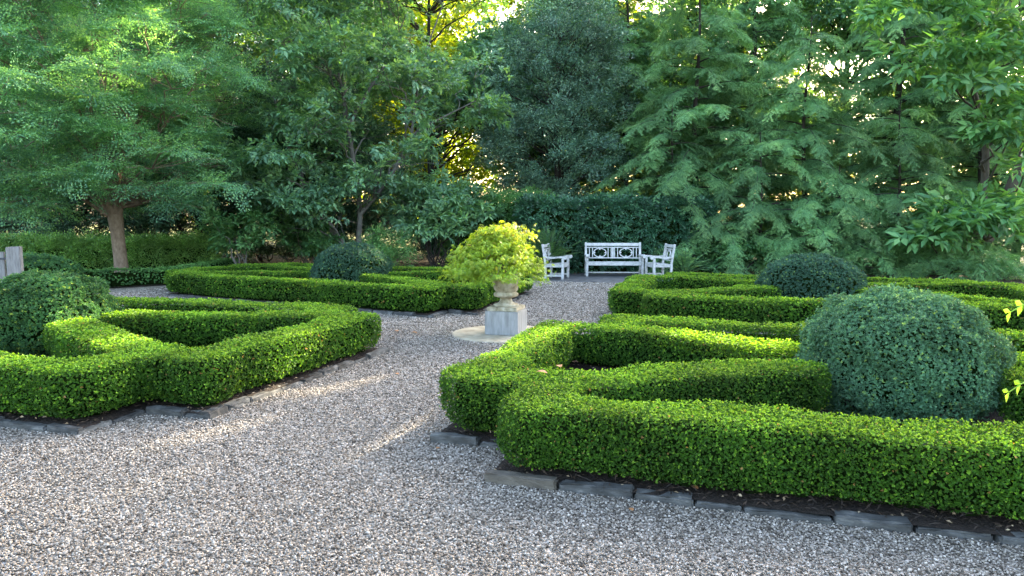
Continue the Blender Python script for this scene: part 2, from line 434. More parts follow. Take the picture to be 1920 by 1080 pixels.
class Crown:
    """collects sprays, then one mesh"""
    def __init__(s): s.a = []
    def sprays(s, temps, P, F, Up, S, dr=0.0, rj=.15):
        P = np.asarray(P, float); F = unit(np.asarray(F, float)); Up = np.broadcast_to(np.asarray(Up, float), F.shape)
        S = np.broadcast_to(np.asarray(S, float), (len(P),))
        X = unit(np.cross(F, Up)); Z = np.cross(X, F)
        pick = rng.integers(0, len(temps), len(P))
        off = np.broadcast_to(np.asarray(dr, float), (len(P),)) + rng.normal(size=len(P)) * rj
        for k, t in enumerate(temps):
            m = pick == k
            if not m.any(): continue
            Rm = np.stack([X[m], F[m], Z[m]], -1)           # columns
            C = np.einsum('mij,nj->mni', Rm, t['C']) * S[m][:, None, None] + P[m][:, None]
            D = np.einsum('mij,nj->mni', Rm, t['D']); N = np.einsum('mij,nj->mni', Rm, t['N'])
            L = t['L'][None] * S[m][:, None]; W = t['W'][None] * S[m][:, None]
            r = t['r'][None] + off[m][:, None]
            s.a.append([C.reshape(-1, 3), D.reshape(-1, 3), N.reshape(-1, 3), L.ravel(), W.ravel(), np.clip(r.ravel(), 0, 1)])
    def raw(s, a): s.a.append(list(a))
    def mesh(s, name, mat, parent, cut=True, fold=.1, droop=.1, mid=.45, gaps=()):
        A = [np.concatenate([x[i] for x in s.a]) for i in range(6)]
        if len(gaps):
            k = np.ones(len(A[0]), bool)
            for c, r in gaps:
                d = A[0] - np.asarray(c)
                rr = np.hypot(d[:, 0], d[:, 2]) * (1 + .25 * np.sin(np.arctan2(d[:, 2], d[:, 0]) * 3 + c[0]) + .15 * np.sin(np.arctan2(d[:, 2], d[:, 0]) * 7))
                k &= rr > r * rng.uniform(.7, 1.25, len(rr))
            A = [x[k] for x in A]
        if cut and SPOTS:
            k = carve(A[0]); A = [x[k] for x in A]
        mb = MB(); mb.quads(leafquads(*A[:5], fold=fold, droop=droop, mid=mid), 0, A[5])
        global NLEAF
        NLEAF += len(A[0]); pass
        return mb.build(name, mat, parent)
NLEAF = 0

def clear(P):
    P = np.asarray(P)
    t = np.linspace(0, len(P) - 1, len(P) * 6)
    return carve(np.stack([np.interp(t, np.arange(len(P)), P[:, k]) for k in range(3)], -1)).all()
def curve(P0, P1, n=6, sag=0.0, wob=.06):
    P0 = np.asarray(P0, float); P1 = np.asarray(P1, float)
    t = np.linspace(0, 1, n)[:, None]
    ln = np.linalg.norm(P1 - P0)
    P = P0 + (P1 - P0) * t
    P[:, 2] += (sag * 4 * t * (1 - t)).ravel() * ln
    P[1:-1] += rng.normal(size=(n - 2, 3)) * wob * ln * .5
    return P

def clump_sprays(cr, temps, c, rad, n, S, droop=.25, shell=.5, dr=0.0):
    """n sprays spread through an ellipsoidal clump, pointing outwards"""
    d = unit(rng.normal(size=(n, 3))); d[:, 2] = np.where(d[:, 2] < -.45, -d[:, 2], d[:, 2])
    k = (shell + (1 - shell) * rng.random((n, 1)))
    P = c + d * k * np.asarray(rad) - d * np.asarray(S) * .35
    F = d * np.array([1, 1, .55]) + rng.normal(size=(n, 3)) * .25; F[:, 2] -= droop
    Up = unit(np.stack([rng.normal(size=n) * .25, rng.normal(size=n) * .25, np.ones(n)], -1) + d * .45)
    cr.sprays(temps, P, F, Up, S * rng.uniform(.75, 1.25, n), dr=dr)

def spread_points(n, lo, hi, test, mind, tries=6000):
    out = []
    lo = np.array(lo); hi = np.array(hi)
    for _ in range(tries):
        p = lo + (hi - lo) * rng.random(3)
        if not test(p): continue
        if out and np.min(np.linalg.norm(np.array(out) - p, axis=1)) < mind: continue
        out.append(p)
        if len(out) >= n: break
    return np.array(out)

def tree(name, label, cat, base, trunks, clumps, temps, leaf, bark, crad=(.9, .9, .5), nspray=14, S=.7, droop=.2, group=None, limb=True, shell=.45, lrad=.035, cut=True, twig=3, fold=.1, gaps=(), zlimb=-1):
    """trunks: list of (polyline, radii); clumps: list of centres (world)"""
    root = empty(name, base)
    tag(root, label, cat, group)
    tb = MB(); pts = []
    for P, rad in trunks:
        P = np.asarray(P, float); rad = np.asarray(rad, float) * (.78 if name == 'magnolia_tree' else 1)
        n = max(8, len(P) * 4)
        ti = np.linspace(0, len(P) - 1, n)
        Pi = np.stack([np.interp(ti, np.arange(len(P)), P[:, k]) for k in range(3)], -1)
        ker = np.array([.25, .5, .25])
        for _ in range(3):
            Q = Pi.copy(); Q[1:-1] = .25 * Pi[:-2] + .5 * Pi[1:-1] + .25 * Pi[2:]; Pi = Q
        ri = np.interp(ti, np.arange(len(P)), rad)
        ri[0] *= 1.35; ri[1] *= 1.1
        tb.tube(Pi, ri, 0, 10)
        pts.append(np.concatenate([Pi, ri[:, None]], 1))
    pts = np.concatenate(pts)
    cr = Crown()
    for c in clumps:
        c = np.asarray(c, float)
        rad = np.asarray(crad) * rng.uniform(.75, 1.25)
        clump_sprays(cr, temps, c, rad, int(nspray * rng.uniform(.75, 1.25)), S, droop, shell, dr=rng.normal() * .08)
        if limb:
            hd = np.linalg.norm(pts[:, :2] - c[:2], axis=1)
            cost = hd + np.abs((c[2] - pts[:, 2]) - hd * .55) * 1.2 + 50 * (pts[:, 2] < zlimb)
            k = int(np.argmin(cost))
            P = curve(pts[k, :3], c, 7, .05, .07)
            ln = np.linalg.norm(P[-1] - P[0])
            r0 = min(pts[k, 3] * .6, .012 + lrad * ln * .45)
            if clear(P): tb.tube(P, np.linspace(r0, .008, 7), 0, 5)
            for _ in range(twig):
                e = c + rng.normal(size=3) * rad * .6
                P2 = curve(P[-3], e, 4, .03, .08)
                if clear(P2): tb.tube(P2, np.linspace(.010, .004, 4), 0, 4)
    tb.build('trunk', M[bark], root, smooth=True)
    cr.mesh('crown', M[leaf], root, cut=cut, fold=fold, gaps=gaps)
    return root

def hemlock(label, x, y, H, Rm, z0=.6, lean=0.0, S=.75, group='hemlocks along the back of the garden', dens=1.0, seed=0, leaf='hemlock', name='hemlock_tree'):
    root = empty(name, (x, y, 0)); tag(root, label, 'tree', group)
    tb = MB(); cr = Crown()
    zt = np.linspace(0, H, 12)
    TP = np.stack([x + lean * zt / H + .05 * np.sin(zt), y + .04 * np.cos(zt * 1.3), zt], -1)
    tb.tube(TP, np.linspace(.0145 * H ** .95, .012, 12), 0, 10)
    z = z0; az = rng.random() * 6
    while z < H * .98:
        f = (z - z0) / (H - z0)
        nb = 4 if f < .8 else 3
        for b in range(nb):
            az += 2.4 + rng.normal() * .3
            ln = Rm * (1 - f) ** .8 * rng.uniform(.65, 1.12) + .35
            d = np.array([math.cos(az), math.sin(az), 0])
            P0 = np.array([np.interp(z, zt, TP[:, 0]), np.interp(z, zt, TP[:, 1]), z + rng.uniform(-.28, .28)])
            n = 9
            t = np.linspace(0, 1, n)
            up = rng.uniform(.15, .42); sg = rng.uniform(.30, .58)
            P = P0 + d * (t * ln)[:, None]
            P[:, 2] += (up * t - sg * t * t) * ln
            P[:, :2] += np.cumsum(rng.normal(size=(n, 2)) * .03 * ln, 0) * .5
            if clear(P): tb.tube(P, np.linspace(.012 + .008 * ln, .004, n), 0, 5)
            # sprays along the branch
            m = int(max(6, ln * 21 * dens))
            tt = rng.uniform(.08, 1.0, m) ** .85
            B = np.stack([np.interp(tt, t, P[:, k]) for k in range(3)], -1)
            T = unit(np.stack([np.interp(tt, t, np.gradient(P[:, k])) for k in range(3)], -1))
            sd = np.where(np.arange(m) % 2, 1, -1) * rng.uniform(.3, 1.15, m)
            X = np.stack([T[:, 1], -T[:, 0], np.zeros(m)], -1)
            F = T * np.cos(sd)[:, None] + X * np.sin(sd)[:, None]; F[:, 2] += rng.normal(size=m) * .22 - .12
            Up = np.stack([rng.normal(size=m) * .22, rng.normal(size=m) * .22, np.ones(m)], -1)
            cr.sprays(T_HEM, B, F, Up, S * rng.uniform(.35, 1.1, m) * (1.05 - .35 * tt), dr=-.15 + .25 * tt)
            cr.sprays(T_HEM, P[-1:], unit(P[-1:] - P[-2:-1]), np.array([[0, 0, 1.]]), [S], dr=.1)
        z += (.36 + .2 * f) * rng.uniform(.8, 1.2)
    tb.build('trunk', M['bark_dark'], root, smooth=True)
    cr.mesh('crown', M[leaf], root, fold=.05, droop=.15, mid=.5)
    return root

# ------------------------------------------------------------------ clipped hedges from a footprint distance field
def segdist(X, segs, k=.05):
    acc = np.zeros(len(X))
    for a, b in segs:
        a = np.asarray(a, float); b = np.asarray(b, float)
        ab = b - a
        t = np.clip(((X - a) @ ab) / max(ab @ ab, 1e-9), 0, 1)
        d = np.linalg.norm(X - a - t[:, None] * ab, axis=1)
        acc += np.exp(-np.minimum(d, 3) / k)
    return -k * np.log(acc + 1e-30)
class Hedge:
    def __init__(s, segs, w, h, k=.05, under=.10, rr=.075, seed=0.0):
        s.segs, s.w, s.h, s.k, s.under, s.rr, s.seed = segs, w, h, k, under, rr, seed
        P = np.array([p for q in segs for p in q]); s.lo = P.min(0) - w - .15; s.hi = P.max(0) + w + .15
    def sdf(s, X):
        x, y, z = X[:, 0], X[:, 1], X[:, 2]
        d = segdist(X[:, :2], s.segs, s.k)
        a = s.seed
        nz = .016 * np.sin(x * 3.1 + a + np.sin(y * 2.3)) + .014 * np.sin(y * 4.3 - a + z * 3) + .012 * np.sin((x + y) * 7.1 + z * 6 + a) + .008 * np.sin((x - y) * 13 + z * 9)
        wz = s.w - s.under * np.clip(1 - z / (s.h * .55), 0, 1) ** 1.6
        S = d - wz + nz + s.rr
        T = z - s.h + nz * .45 + s.rr
        return np.minimum(np.maximum(S, T), 0) + np.hypot(np.maximum(S, 0), np.maximum(T, 0)) - s.rr
    def sample(s, dens, zmin=.105, th=.05):
        cs = .1
        gx = np.arange(s.lo[0], s.hi[0], cs); gy = np.arange(s.lo[1], s.hi[1], cs)
        G = np.stack(np.meshgrid(gx, gy, indexing='ij'), -1).reshape(-1, 2) + cs / 2
        G = G[segdist(G, s.segs, s.k) < s.w + .12]
        zz = np.arange(zmin, s.h + .10, cs) + cs / 2
        G = np.concatenate([np.repeat(G, len(zz), 0), np.tile(zz, len(G))[:, None]], 1)
        G = G[np.abs(s.sdf(G)) < .10 + th]
        need = int(len(G) * cs ** 3 * dens / th)
        out = []; step = 400000
        while need > 0:
            m = min(step, need); need -= m
            X = G[rng.integers(0, len(G), m)] + rng.uniform(-cs / 2, cs / 2, (m, 3))
            f = s.sdf(X)
            out.append(X[(f > -th * .7) & (f < th * .3)])
        X = np.concatenate(out)
        e = .012
        g = np.stack([s.sdf(X + np.eye(3)[i] * e) - s.sdf(X - np.eye(3)[i] * e) for i in range(3)], -1)
        return X, unit(g)
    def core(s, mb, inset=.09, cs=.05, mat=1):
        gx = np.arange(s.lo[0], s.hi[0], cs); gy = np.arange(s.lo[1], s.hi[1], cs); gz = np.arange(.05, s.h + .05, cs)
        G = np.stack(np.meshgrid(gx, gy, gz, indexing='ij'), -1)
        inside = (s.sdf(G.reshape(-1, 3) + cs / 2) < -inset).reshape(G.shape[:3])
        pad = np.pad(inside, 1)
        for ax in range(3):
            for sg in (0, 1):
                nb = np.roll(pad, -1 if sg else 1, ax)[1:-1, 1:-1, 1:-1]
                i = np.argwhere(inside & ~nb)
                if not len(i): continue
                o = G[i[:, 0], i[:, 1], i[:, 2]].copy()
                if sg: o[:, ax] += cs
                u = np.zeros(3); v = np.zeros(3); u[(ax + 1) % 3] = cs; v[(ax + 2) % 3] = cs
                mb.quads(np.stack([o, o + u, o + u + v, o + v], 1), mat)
def clipped(name, label, segs, w, h, dens, leaf=.02, mat='box', k=.05, under=.1, group=None, cat='hedge', n=5, fresh=.10, ratio=.64, rough=0.0, seed=0.0, rr=.075, lod=0):
    hd = Hedge(segs, w, h, k, under, seed=seed, rr=rr)
    X, N = hd.sample(dens)
    sc = np.ones(len(X))
    if lod:
        dd = np.maximum(1, np.linalg.norm(X - np.array([0, 0, 1.6]), axis=1) / lod)
        k = rng.random(len(X)) < dd ** -1.5
        X, N, sc = X[k], N[k], dd[k] ** .75
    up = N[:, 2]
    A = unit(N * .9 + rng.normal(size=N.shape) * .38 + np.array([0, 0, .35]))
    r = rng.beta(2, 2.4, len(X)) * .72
    fr = rng.random(len(X)) < fresh + .34 * np.clip(up, 0, 1) ** 2 * (fresh > .05)  # fresh sprigs; many more on up-facing leaves, painting sky-lit tops into the colour
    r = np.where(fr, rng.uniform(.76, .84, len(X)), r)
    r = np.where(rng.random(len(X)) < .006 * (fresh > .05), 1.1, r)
    Ls = leaf * np.where(fr, 1.15, 1.0) * rng.uniform(.85, 1.15, len(X)) * sc
    P = X + N * (np.where(fr, .012, 0) + rng.normal(size=len(X)) * rough)[:, None]
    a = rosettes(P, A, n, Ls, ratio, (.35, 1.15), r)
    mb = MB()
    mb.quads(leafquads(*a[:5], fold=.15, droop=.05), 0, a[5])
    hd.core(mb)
    global NLEAF
    NLEAF += len(a[0]); pass
    o = mb.build(name, [M[mat], M['box_core']])
    c = np.array(segs[0][0])
    tag(o, label, cat, group)
    return o

def ball(label, x, y, rx, top, mat, dens, leaf, lobes=0, seed=0, group='round clipped boxwood balls', bump=.04, tilt=0.0):
    cz = top * .47
    rz = top - cz
    nA = int(dens * 4 * math.pi * rx * rx * .9)
    d = unit(rng.normal(size=(nA, 3)))
    e = 2.15
    k = 1 / (np.abs(d[:, 0] / rx) ** e + np.abs(d[:, 1] / rx) ** e + np.abs(d[:, 2] / np.where(d[:, 2] > 0, rz, cz * 1.25)) ** e) ** (1 / e)
    ph = seed * 1.7
    q = d * 5
    bm = np.sin(q[:, 0] * 2.1 + ph) * np.sin(q[:, 1] * 2.3 + ph * 2) + np.sin(q[:, 2] * 2.7 + q[:, 0] + ph) * .8 + .6 * np.sin(q[:, 0] * 4.1 - q[:, 1] * 3.7 + ph) * np.sin(q[:, 2] * 4.6 + ph)
    tc = unit(rng.normal(size=(int(110 * rx * rx / .7) + 40, 3)))
    tr = .19
    best = np.concatenate([(d[i:i + 20000] @ tc.T).max(1) for i in range(0, nA, 20000)])
    tuft = np.clip(1 - (np.arccos(np.clip(best, -1, 1)) / tr) ** 2, -.6, 1)
    k = k * (1 + bump * bm * .7 + bump * 1.1 * tuft) + rng.normal(size=nA) * .016 - rng.exponential(.015, nA)
    P = d * k[:, None]
    P = P + np.array([x, y, cz])
    ok = P[:, 2] > .05
    P, d, bm, tuft = P[ok], d[ok], bm[ok], tuft[ok]
    A = unit(d * .9 + rng.normal(size=d.shape) * .42 + np.array([0, 0, .35]))
    r = rng.beta(2, 2.2, len(P)) * .75
    fr = rng.random(len(P)) < .06
    r = np.where(fr, rng.uniform(.85, 1, len(P)), r)
    a = rosettes(P, A, 6, leaf * rng.uniform(.85, 1.2, len(P)), .42, (.3, 1.1), r)
    mb = MB(); mb.quads(leafquads(*a[:5], fold=.15, droop=.05), 0, a[5])
    # dark inside
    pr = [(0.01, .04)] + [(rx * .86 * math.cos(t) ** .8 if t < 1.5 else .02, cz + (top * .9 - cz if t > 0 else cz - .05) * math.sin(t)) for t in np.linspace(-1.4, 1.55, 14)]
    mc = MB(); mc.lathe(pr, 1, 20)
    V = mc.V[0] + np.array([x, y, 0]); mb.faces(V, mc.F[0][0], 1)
    global NLEAF
    NLEAF += len(a[0])
    o = mb.build('boxwood_ball', [M[mat], M['box_core']])
    tag(o, label, 'clipped shrub', group)
    return o

# ------------------------------------------------------------------ beds
def bil(c, u, v):
    """c: corners [(p,q)]*4 as (u0v0,u1v0,u1v1,u0v1) -> world xy"""
    c = [np.array(k, float) for k in c]
    m = c[0] * (1 - u) * (1 - v) + c[1] * u * (1 - v) + c[2] * u * v + c[3] * (1 - u) * v
    return W2(*m)
def bedpoly(c, notch=.62, inset=0.0):
    c_ = [np.array(k, float) for k in c]
    lu = np.linalg.norm(c_[1] - c_[0]); lv = np.linalg.norm(c_[3] - c_[0])
    i, n = inset, notch
    L = [(i + n, i), (lu - i - n, i), (lu - i - n, i + n), (lu - i, i + n), (lu - i, lv - i - n), (lu - i - n, lv - i - n), (lu - i - n, lv - i), (i + n, lv - i), (i + n, lv - i - n), (i, lv - i - n), (i, i + n), (i + n, i + n)]
    return [bil(c, a / lu, b / lv) for a, b in L]
#  corners in (p,q); order: inner-near..., u along q (away from the main path), v along p (away from cross path)
BEDS = dict(
    near_right=[(-1.0, .82), (-1.0, 7.9), (-5.46, 7.9), (-5.36, .80)],
    near_left=[(-1.05, -1.01), (-1.0, -9.2), (-5.35, -9.2), (-5.35, -1.13)],
    far_right=[(1.05, 1.05), (1.05, 7.95), (5.7, 7.95), (6.1, 1.05)],
    far_left=[(1.0, -1.05), (2.75, -9.0), (6.5, -9.0), (5.9, -1.05)],
)
BALLS = dict(near_right=(3.16, 5.62, .70, 1.0), near_left=(-5.66, 8.35, .72, .94), far_right=(5.20, 12.0, .83, .98), far_left=(-3.50, 15.1, .82, 1.06))
LBL = dict(near_right='low bright green boxwood hedge with looping arms, nearest right bed before the camera',
           near_left='low bright green boxwood hedge on the left with sunlit arm beside yellowish ball',
           far_right='low boxwood hedge right of the gravel path, in front of white bench and chairs',
           far_left='low boxwood hedge left of the path behind the urn, running back to the tree')
DENS = dict(near_right=(10500, .0112), near_left=(6600, .0140), far_right=(2500, .0215), far_left=(2200, .0235))
LOD = dict(near_right=4.6, near_left=6.2, far_right=0, far_left=0)
beds = {}
def build_beds():
    for nme, c in BEDS.items():
        po = bedpoly(c, .62, .29)
        segs = [(po[i], po[(i + 1) % 12]) for i in range(12)]
        b = np.array(BALLS[nme][:2])
        for i in (2, 5, 8, 11):
            v = b - po[i]; L = np.linalg.norm(v)
            e = po[i] + v * max(0, (L - .95) / L)
            segs.append((po[i], e))
        dn, lf = DENS[nme]
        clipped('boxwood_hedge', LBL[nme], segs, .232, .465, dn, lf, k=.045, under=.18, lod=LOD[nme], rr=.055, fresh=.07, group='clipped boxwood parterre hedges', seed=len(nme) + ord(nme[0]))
        # soil
        oo = bedpoly(c, .62, .03)
        bm = bmesh.new()
        f = bm.faces.new([bm.verts.new((*p, .05)) for p in oo])
        bmesh.ops.triangulate(bm, faces=[f])
        bmesh.ops.recalc_face_normals(bm, faces=bm.faces)
        me = bpy.data.meshes.new('mulch_bed'); bm.to_mesh(me); bm.free()
        if me.polygons[0].normal.z < 0: me.flip_normals()
        me.materials.append(M['mulch'])
        o = bpy.data.objects.new('mulch_bed', me); COL.objects.link(o); tag(o, kind='structure')
        beds[nme] = oo

def inpoly(X, poly):
    P = np.array(poly); r = np.zeros(len(X), bool)
    for i in range(len(P)):
        a, b = P[i], P[(i + 1) % len(P)]
        c = (a[1] > X[:, 1]) != (b[1] > X[:, 1])
        with np.errstate(divide='ignore', invalid='ignore'):
            xx = (b[0] - a[0]) * (X[:, 1] - a[1]) / (b[1] - a[1]) + a[0]
        r ^= c & (X[:, 0] < xx)
    return r

# ------------------------------------------------------------------ camera helper for placing things that are in view
def topix(P):
    v = np.asarray(P, float) - np.array([0, 0, 1.6])
    c, s = math.cos(PITCH), math.sin(PITCH)
    wv = v[..., 1] * c - v[..., 2] * s
    uv = v[..., 1] * s + v[..., 2] * c
    return 960 + FPX * v[..., 0] / wv, 540 - FPX * uv / wv
def inview(P, m=60):
    x, y = topix(P)
    return (x > -m) & (x < 1920 + m) & (y > -m) & (y < 1080 + m) & (np.asarray(P)[..., 1] > .3)
def at(px, py, Y):
    """world point on the ray through a pixel at depth y = Y"""
    c, s = math.cos(PITCH), math.sin(PITCH)
    x = (px - 960) / FPX; y = (540 - py) / FPX
    d = np.array([x, c + y * s, -s + y * c])
    return np.array([0, 0, 1.6]) + d * (Y / d[1])

# ------------------------------------------------------------------ where the sun gets through
def gspot(px, py, z, r):
    c, s = math.cos(PITCH), math.sin(PITCH)
    x = (px - 960) / FPX; y = (540 - py) / FPX
    d = np.array([x, c + y * s, -s + y * c]); t = (z - 1.6) / d[2]
    P = np.array([0, 0, 1.6]) + d * t
    spot(P[0], P[1], P[2], r)
for a in [(165, 597, .48, .26), (225, 640, .48, .24), (940, 660, .48, .12), (1000, 636, .48, .14), (1040, 615, .48, .12), (1290, 632, .48, .2), (1370, 640, .48, .24), (1440, 645, .48, .2), (1210, 668, .48, .14),
          (470, 795, 0, .085), (350, 825, 0, .10), (270, 915, 0, .09), (590, 760, 0, .05)]:
    gspot(*a)
for px, py, Y, r in [(160, 565, 7.9, .2), (120, 600, 7.7, .16), (700, 475, 14.6, .22), (213, 350, 18, .2), (330, 100, 17, .35), (290, 60, 17, .35), (985, 440, 9.5, .2), (500, 690, 6.4, .16)]:
    P = at(px, py, Y); spot(P[0], P[1], P[2], r)

# ------------------------------------------------------------------ ground
def sheet(name, pts, z, mat):
    me = bpy.data.meshes.new(name)
    P = [(float(a[0]), float(a[1]), z) for a in pts]
    me.from_pydata(P, [], [tuple(range(len(P)))])
    me.update()
    if me.polygons[0].normal.z < 0: me.flip_normals()
    me.materials.append(M[mat])
    o = bpy.data.objects.new(name, me); COL.objects.link(o)
    return tag(o, kind='structure')
sheet('ground', [(-400, -300), (400, -300), (400, 600), (-400, 600)], 0, 'litter')
sheet('lawn', [(-200, 33.5), (200, 31), (200, 300), (-200, 300)], .004, 'lawn')
sheet('gravel_court', [W2(-16, -10.6), W2(-16, 14), W2(8.35, 10.0), W2(8.35, -7.5), W2(2.95, -11.6)], .008, 'gravel')
sheet('patio', [W2(8.37, -4.2), W2(8.37, 3.6), W2(11.9, 3.4), W2(10.9, -4.2)], .012, 'flags')
build_beds()

# ------------------------------------------------------------------ slate edging stones, one object each
ORD = ['first', 'second', 'third', 'fourth', 'fifth', 'sixth', 'seventh', 'eighth', 'ninth', 'tenth', 'eleventh', 'twelfth', 'thirteenth', 'fourteenth', 'fifteenth', 'sixteenth', 'seventeenth', 'eighteenth', 'nineteenth', 'twentieth', 'twenty-first', 'twenty-second', 'twenty-third', 'twenty-fourth', 'twenty-fifth']
def stone(a, b, mat, wd=.085, hh=.085):
    L = np.linalg.norm(b - a)
    bm = bmesh.new()
    bmesh.ops.create_cube(bm, size=1)
    for v in bm.verts:
        v.co.x *= L; v.co.y *= wd * rng.uniform(.9, 1.1); v.co.z *= hh + .05
        v.co.x += rng.normal() * .006; v.co.y += rng.normal() * .006; v.co.z += rng.normal() * .005
    bmesh.ops.bevel(bm, geom=list(bm.edges), offset=.009, segments=2, affect='EDGES')
    bmesh.ops.subdivide_edges(bm, edges=[e for e in bm.edges if e.calc_length() > .1], cuts=4, use_grid_fill=True)
    for v in bm.verts:
        v.co.x += rng.normal() * .003; v.co.y += rng.normal() * .0036; v.co.z += rng.normal() * .003
    me = bpy.data.meshes.new('edging_stone'); bm.to_mesh(me); bm.free()
    me.materials.append(M[mat])
    o = bpy.data.objects.new('edging_stone', me); COL.objects.link(o)
    m = (a + b) / 2
    o.location = (m[0], m[1], hh / 2 - .025)
    o.rotation_euler = (rng.normal() * .03, rng.normal() * .012, math.atan2(b[1] - a[1], b[0] - a[0]) + rng.normal() * .012)
    return o
def edging(nme, e, lens, where, brown=(), vis=True, skip=lambda k: False):
    po = bedpoly(BEDS[nme], .62, .0)
    a, b = po[e], po[(e + 1) % 12]
    if lens is not None and lens < 0: a, b = b, a
    L = np.linalg.norm(b - a); d = (b - a) / L
    nrm = np.array([-d[1], d[0]])
    cen = np.mean(po, 0)
    if nrm @ (cen - a) < 0: nrm = -nrm
    t = 0.0; k = 0
    while t < L - .05:
        ln = min(rng.uniform(.24, .52), L - t)
        if L - t - ln < .16: ln = L - t
        p0 = a + d * (t + .007) + nrm * (.05 + rng.normal() * .008); p1 = a + d * (t + ln - .007) + nrm * (.05 + rng.normal() * .008)
        m3 = np.array([*(p0 + p1) / 2, .05])
        if inview(m3, 90) and not skip(k):
            br = k in brown
            o = stone(p0, p1, 'slate_brown' if br else 'slate', wd=rng.uniform(.075, .10), hh=rng.uniform(.042, .072) + (.02 if br else 0))
            size = 'long' if ln > .42 else ('short' if ln < .3 else 'blue-grey')
            tag(o, '%s slate edging stone, %s %s' % ('brown' if br else size, ORD[min(k, 24)], where), 'edging stone', 'slate edging stones round the beds')
        t += ln; k += 1
edging('near_right', 6, -1, 'from the tip along front of near right bed', brown=(0,))
edging('near_right', 8, 1, 'in the notch of near right bed, by the path')
edging('near_left', 6, -1, 'from the tip along front of left bed')
edging('near_left', 7, -1, 'on the notch side facing the path in left bed')
edging('near_left', 8, 1, 'in the notch facing the camera in left bed')
edging('near_left', 9, 1, 'from the camera end along path side of left bed')
edging('far_left', 0, 1, 'from the urn end along front of far left bed')
edging('far_left', 11, -1, 'in the notch beside the urn, far left bed')
edging('far_left', 10, -1, 'in the notch behind the pedestal, far left bed')
edging('far_left', 9, -1, 'beyond the urn along path side of far left bed')
edging('far_right', 11, -1, 'in the notch nearest the urn, far right bed', skip=lambda k: k > 0)

# ------------------------------------------------------------------ loose gravel, bark chips
def pebbles():
    n = 3000000
    X = np.stack([rng.uniform(-12, 8, n), rng.uniform(1.6, 18.3, n)], -1)
    y = X[:, 1]
    dens = np.interp(y, [1.6, 2.7, 4.5, 6, 9, 13, 18.3], [.8, .88, .82, .5, .24, .16, .11])
    k = rng.random(n) < dens
    X = X[k]
    P = np.concatenate([X, np.zeros((len(X), 1))], 1)
    X = X[inview(P, 80) | (inview(P, 900) & (rng.random(len(P)) < .45))]
    for b in BEDS.values():
        X = X[~inpoly(X, bedpoly(b, .62, .02))]
    X = X[np.linalg.norm(X - U0, axis=1) > .78]
    q = (X - U0) @ QV
    pp = (X - U0) @ PV
    X = X[(q > -9.9) & (pp < 8.3)]
    m = len(X)
    s = np.interp(X[:, 1], [3, 6, 10, 13, 18], [.0058, .0072, .0102, .0125, .015])[:, None] * rng.lognormal(0, .22, (m, 1)) * np.array([[1.25, 1, .72]]) * rng.uniform(.8, 1.2, (m, 3))
    dirs = np.array([[1, 0, 0], [0, 1, 0], [-1, 0, 0], [0, -1, 0], [0, 0, 1], [0, 0, -1]], float)
    A = unit(rng.normal(size=(m, 3)) * np.array([1, 1, .3])); Bv = unit(np.cross(A, rng.normal(size=(m, 3)) * .35 + np.array([0, 0, 1.]))); Cv = np.cross(A, Bv)
    base = np.concatenate([X, .012 + rng.random((m, 1)) * .006], 1)
    ax = np.stack([A * s[:, :1], Bv * s[:, 1:2], Cv * s[:, 2:]], 1)
    V = base[:, None] + np.einsum('vk,mkc->mvc', dirs, ax)
    V += rng.normal(size=V.shape) * .0012
    F = np.array([[0, 1, 4], [1, 2, 4], [2, 3, 4], [3, 0, 4], [1, 0, 5], [2, 1, 5], [3, 2, 5], [0, 3, 5]])
    idx = (F[None] + (np.arange(m) * 6)[:, None, None]).reshape(-1, 3)
    mb = MB(); mb.faces(V.reshape(-1, 3), idx, 0, np.repeat(rng.random(m), 8))
    o = mb.build('pea_gravel', M['pebble'], smooth=True)
    tag(o, 'loose pale pea gravel covering the garden paths', 'gravel', kind='stuff')
    print('pebbles', m)
pebbles()
def chips():
    n = 260000
    X = np.stack([rng.uniform(-8, 8, n), rng.uniform(2.8, 15, n)], -1)
    keep = np.zeros(n, bool)
    for b in BEDS.values():
        keep |= inpoly(X, bedpoly(b, .62, .06)) & ~inpoly(X, bedpoly(b, .62, .62))
    keep &= rng.random(n) < np.interp(X[:, 1], [3, 6, 10, 15], [1, .6, .3, .15])
    X = X[keep]
    P = np.concatenate([X, np.full((len(X), 1), .06) + rng.random((len(X), 1)) * .018], 1)
    P = P[inview(P, 60)]
    m = len(P)
    D = unit(np.concatenate([rng.normal(size=(m, 2)), rng.normal(size=(m, 1)) * .3], 1))
    N = unit(rng.normal(size=(m, 3)) * .45 + np.array([0, 0, 1]))
    r = rng.random(m)
    L = np.where(r > .93, rng.uniform(.015, .035, m), rng.uniform(.025, .075, m)); W = np.where(r > .93, L * .6, rng.uniform(.005, .014, m))
    mb = MB(); mb.quads(leafquads(P, D, N, L, W, fold=.2, droop=.05, mid=.5), 0, r)
    tag(mb.build('mulch_chips', M['mulchchip']), 'dark shredded bark chips and leaf bits under the hedges', 'mulch', kind='stuff')
    print('chips', m)
chips()

# ------------------------------------------------------------------ boxwood balls
ball('blue-green clipped boxwood ball at right, largest and nearest, inside the near right hedge', *BALLS['near_right'], 'ball', 6200, .0205, seed=1, bump=.055)
ball('yellowish green boxwood ball at the left edge, in front of grey gate', *BALLS['near_left'], 'ballg', 4000, .0235, seed=2, bump=.06)
ball('dark blue-green clipped ball beyond, low and wide, behind far right hedge', *BALLS['far_right'], 'balldark', 1500, .034, seed=3, bump=.03)
ball('dark rounded boxwood ball behind far left hedge, below the leaning magnolia trunks', *BALLS['far_left'], 'balldark', 1400, .036, seed=4, bump=.035)
P = at(52, 520, 15.2)
ball('small green mound just right of grey gate post, before the leafy hedge', P[0], P[1], .95, .82, 'ballg', 700, .045, seed=5, bump=.03)

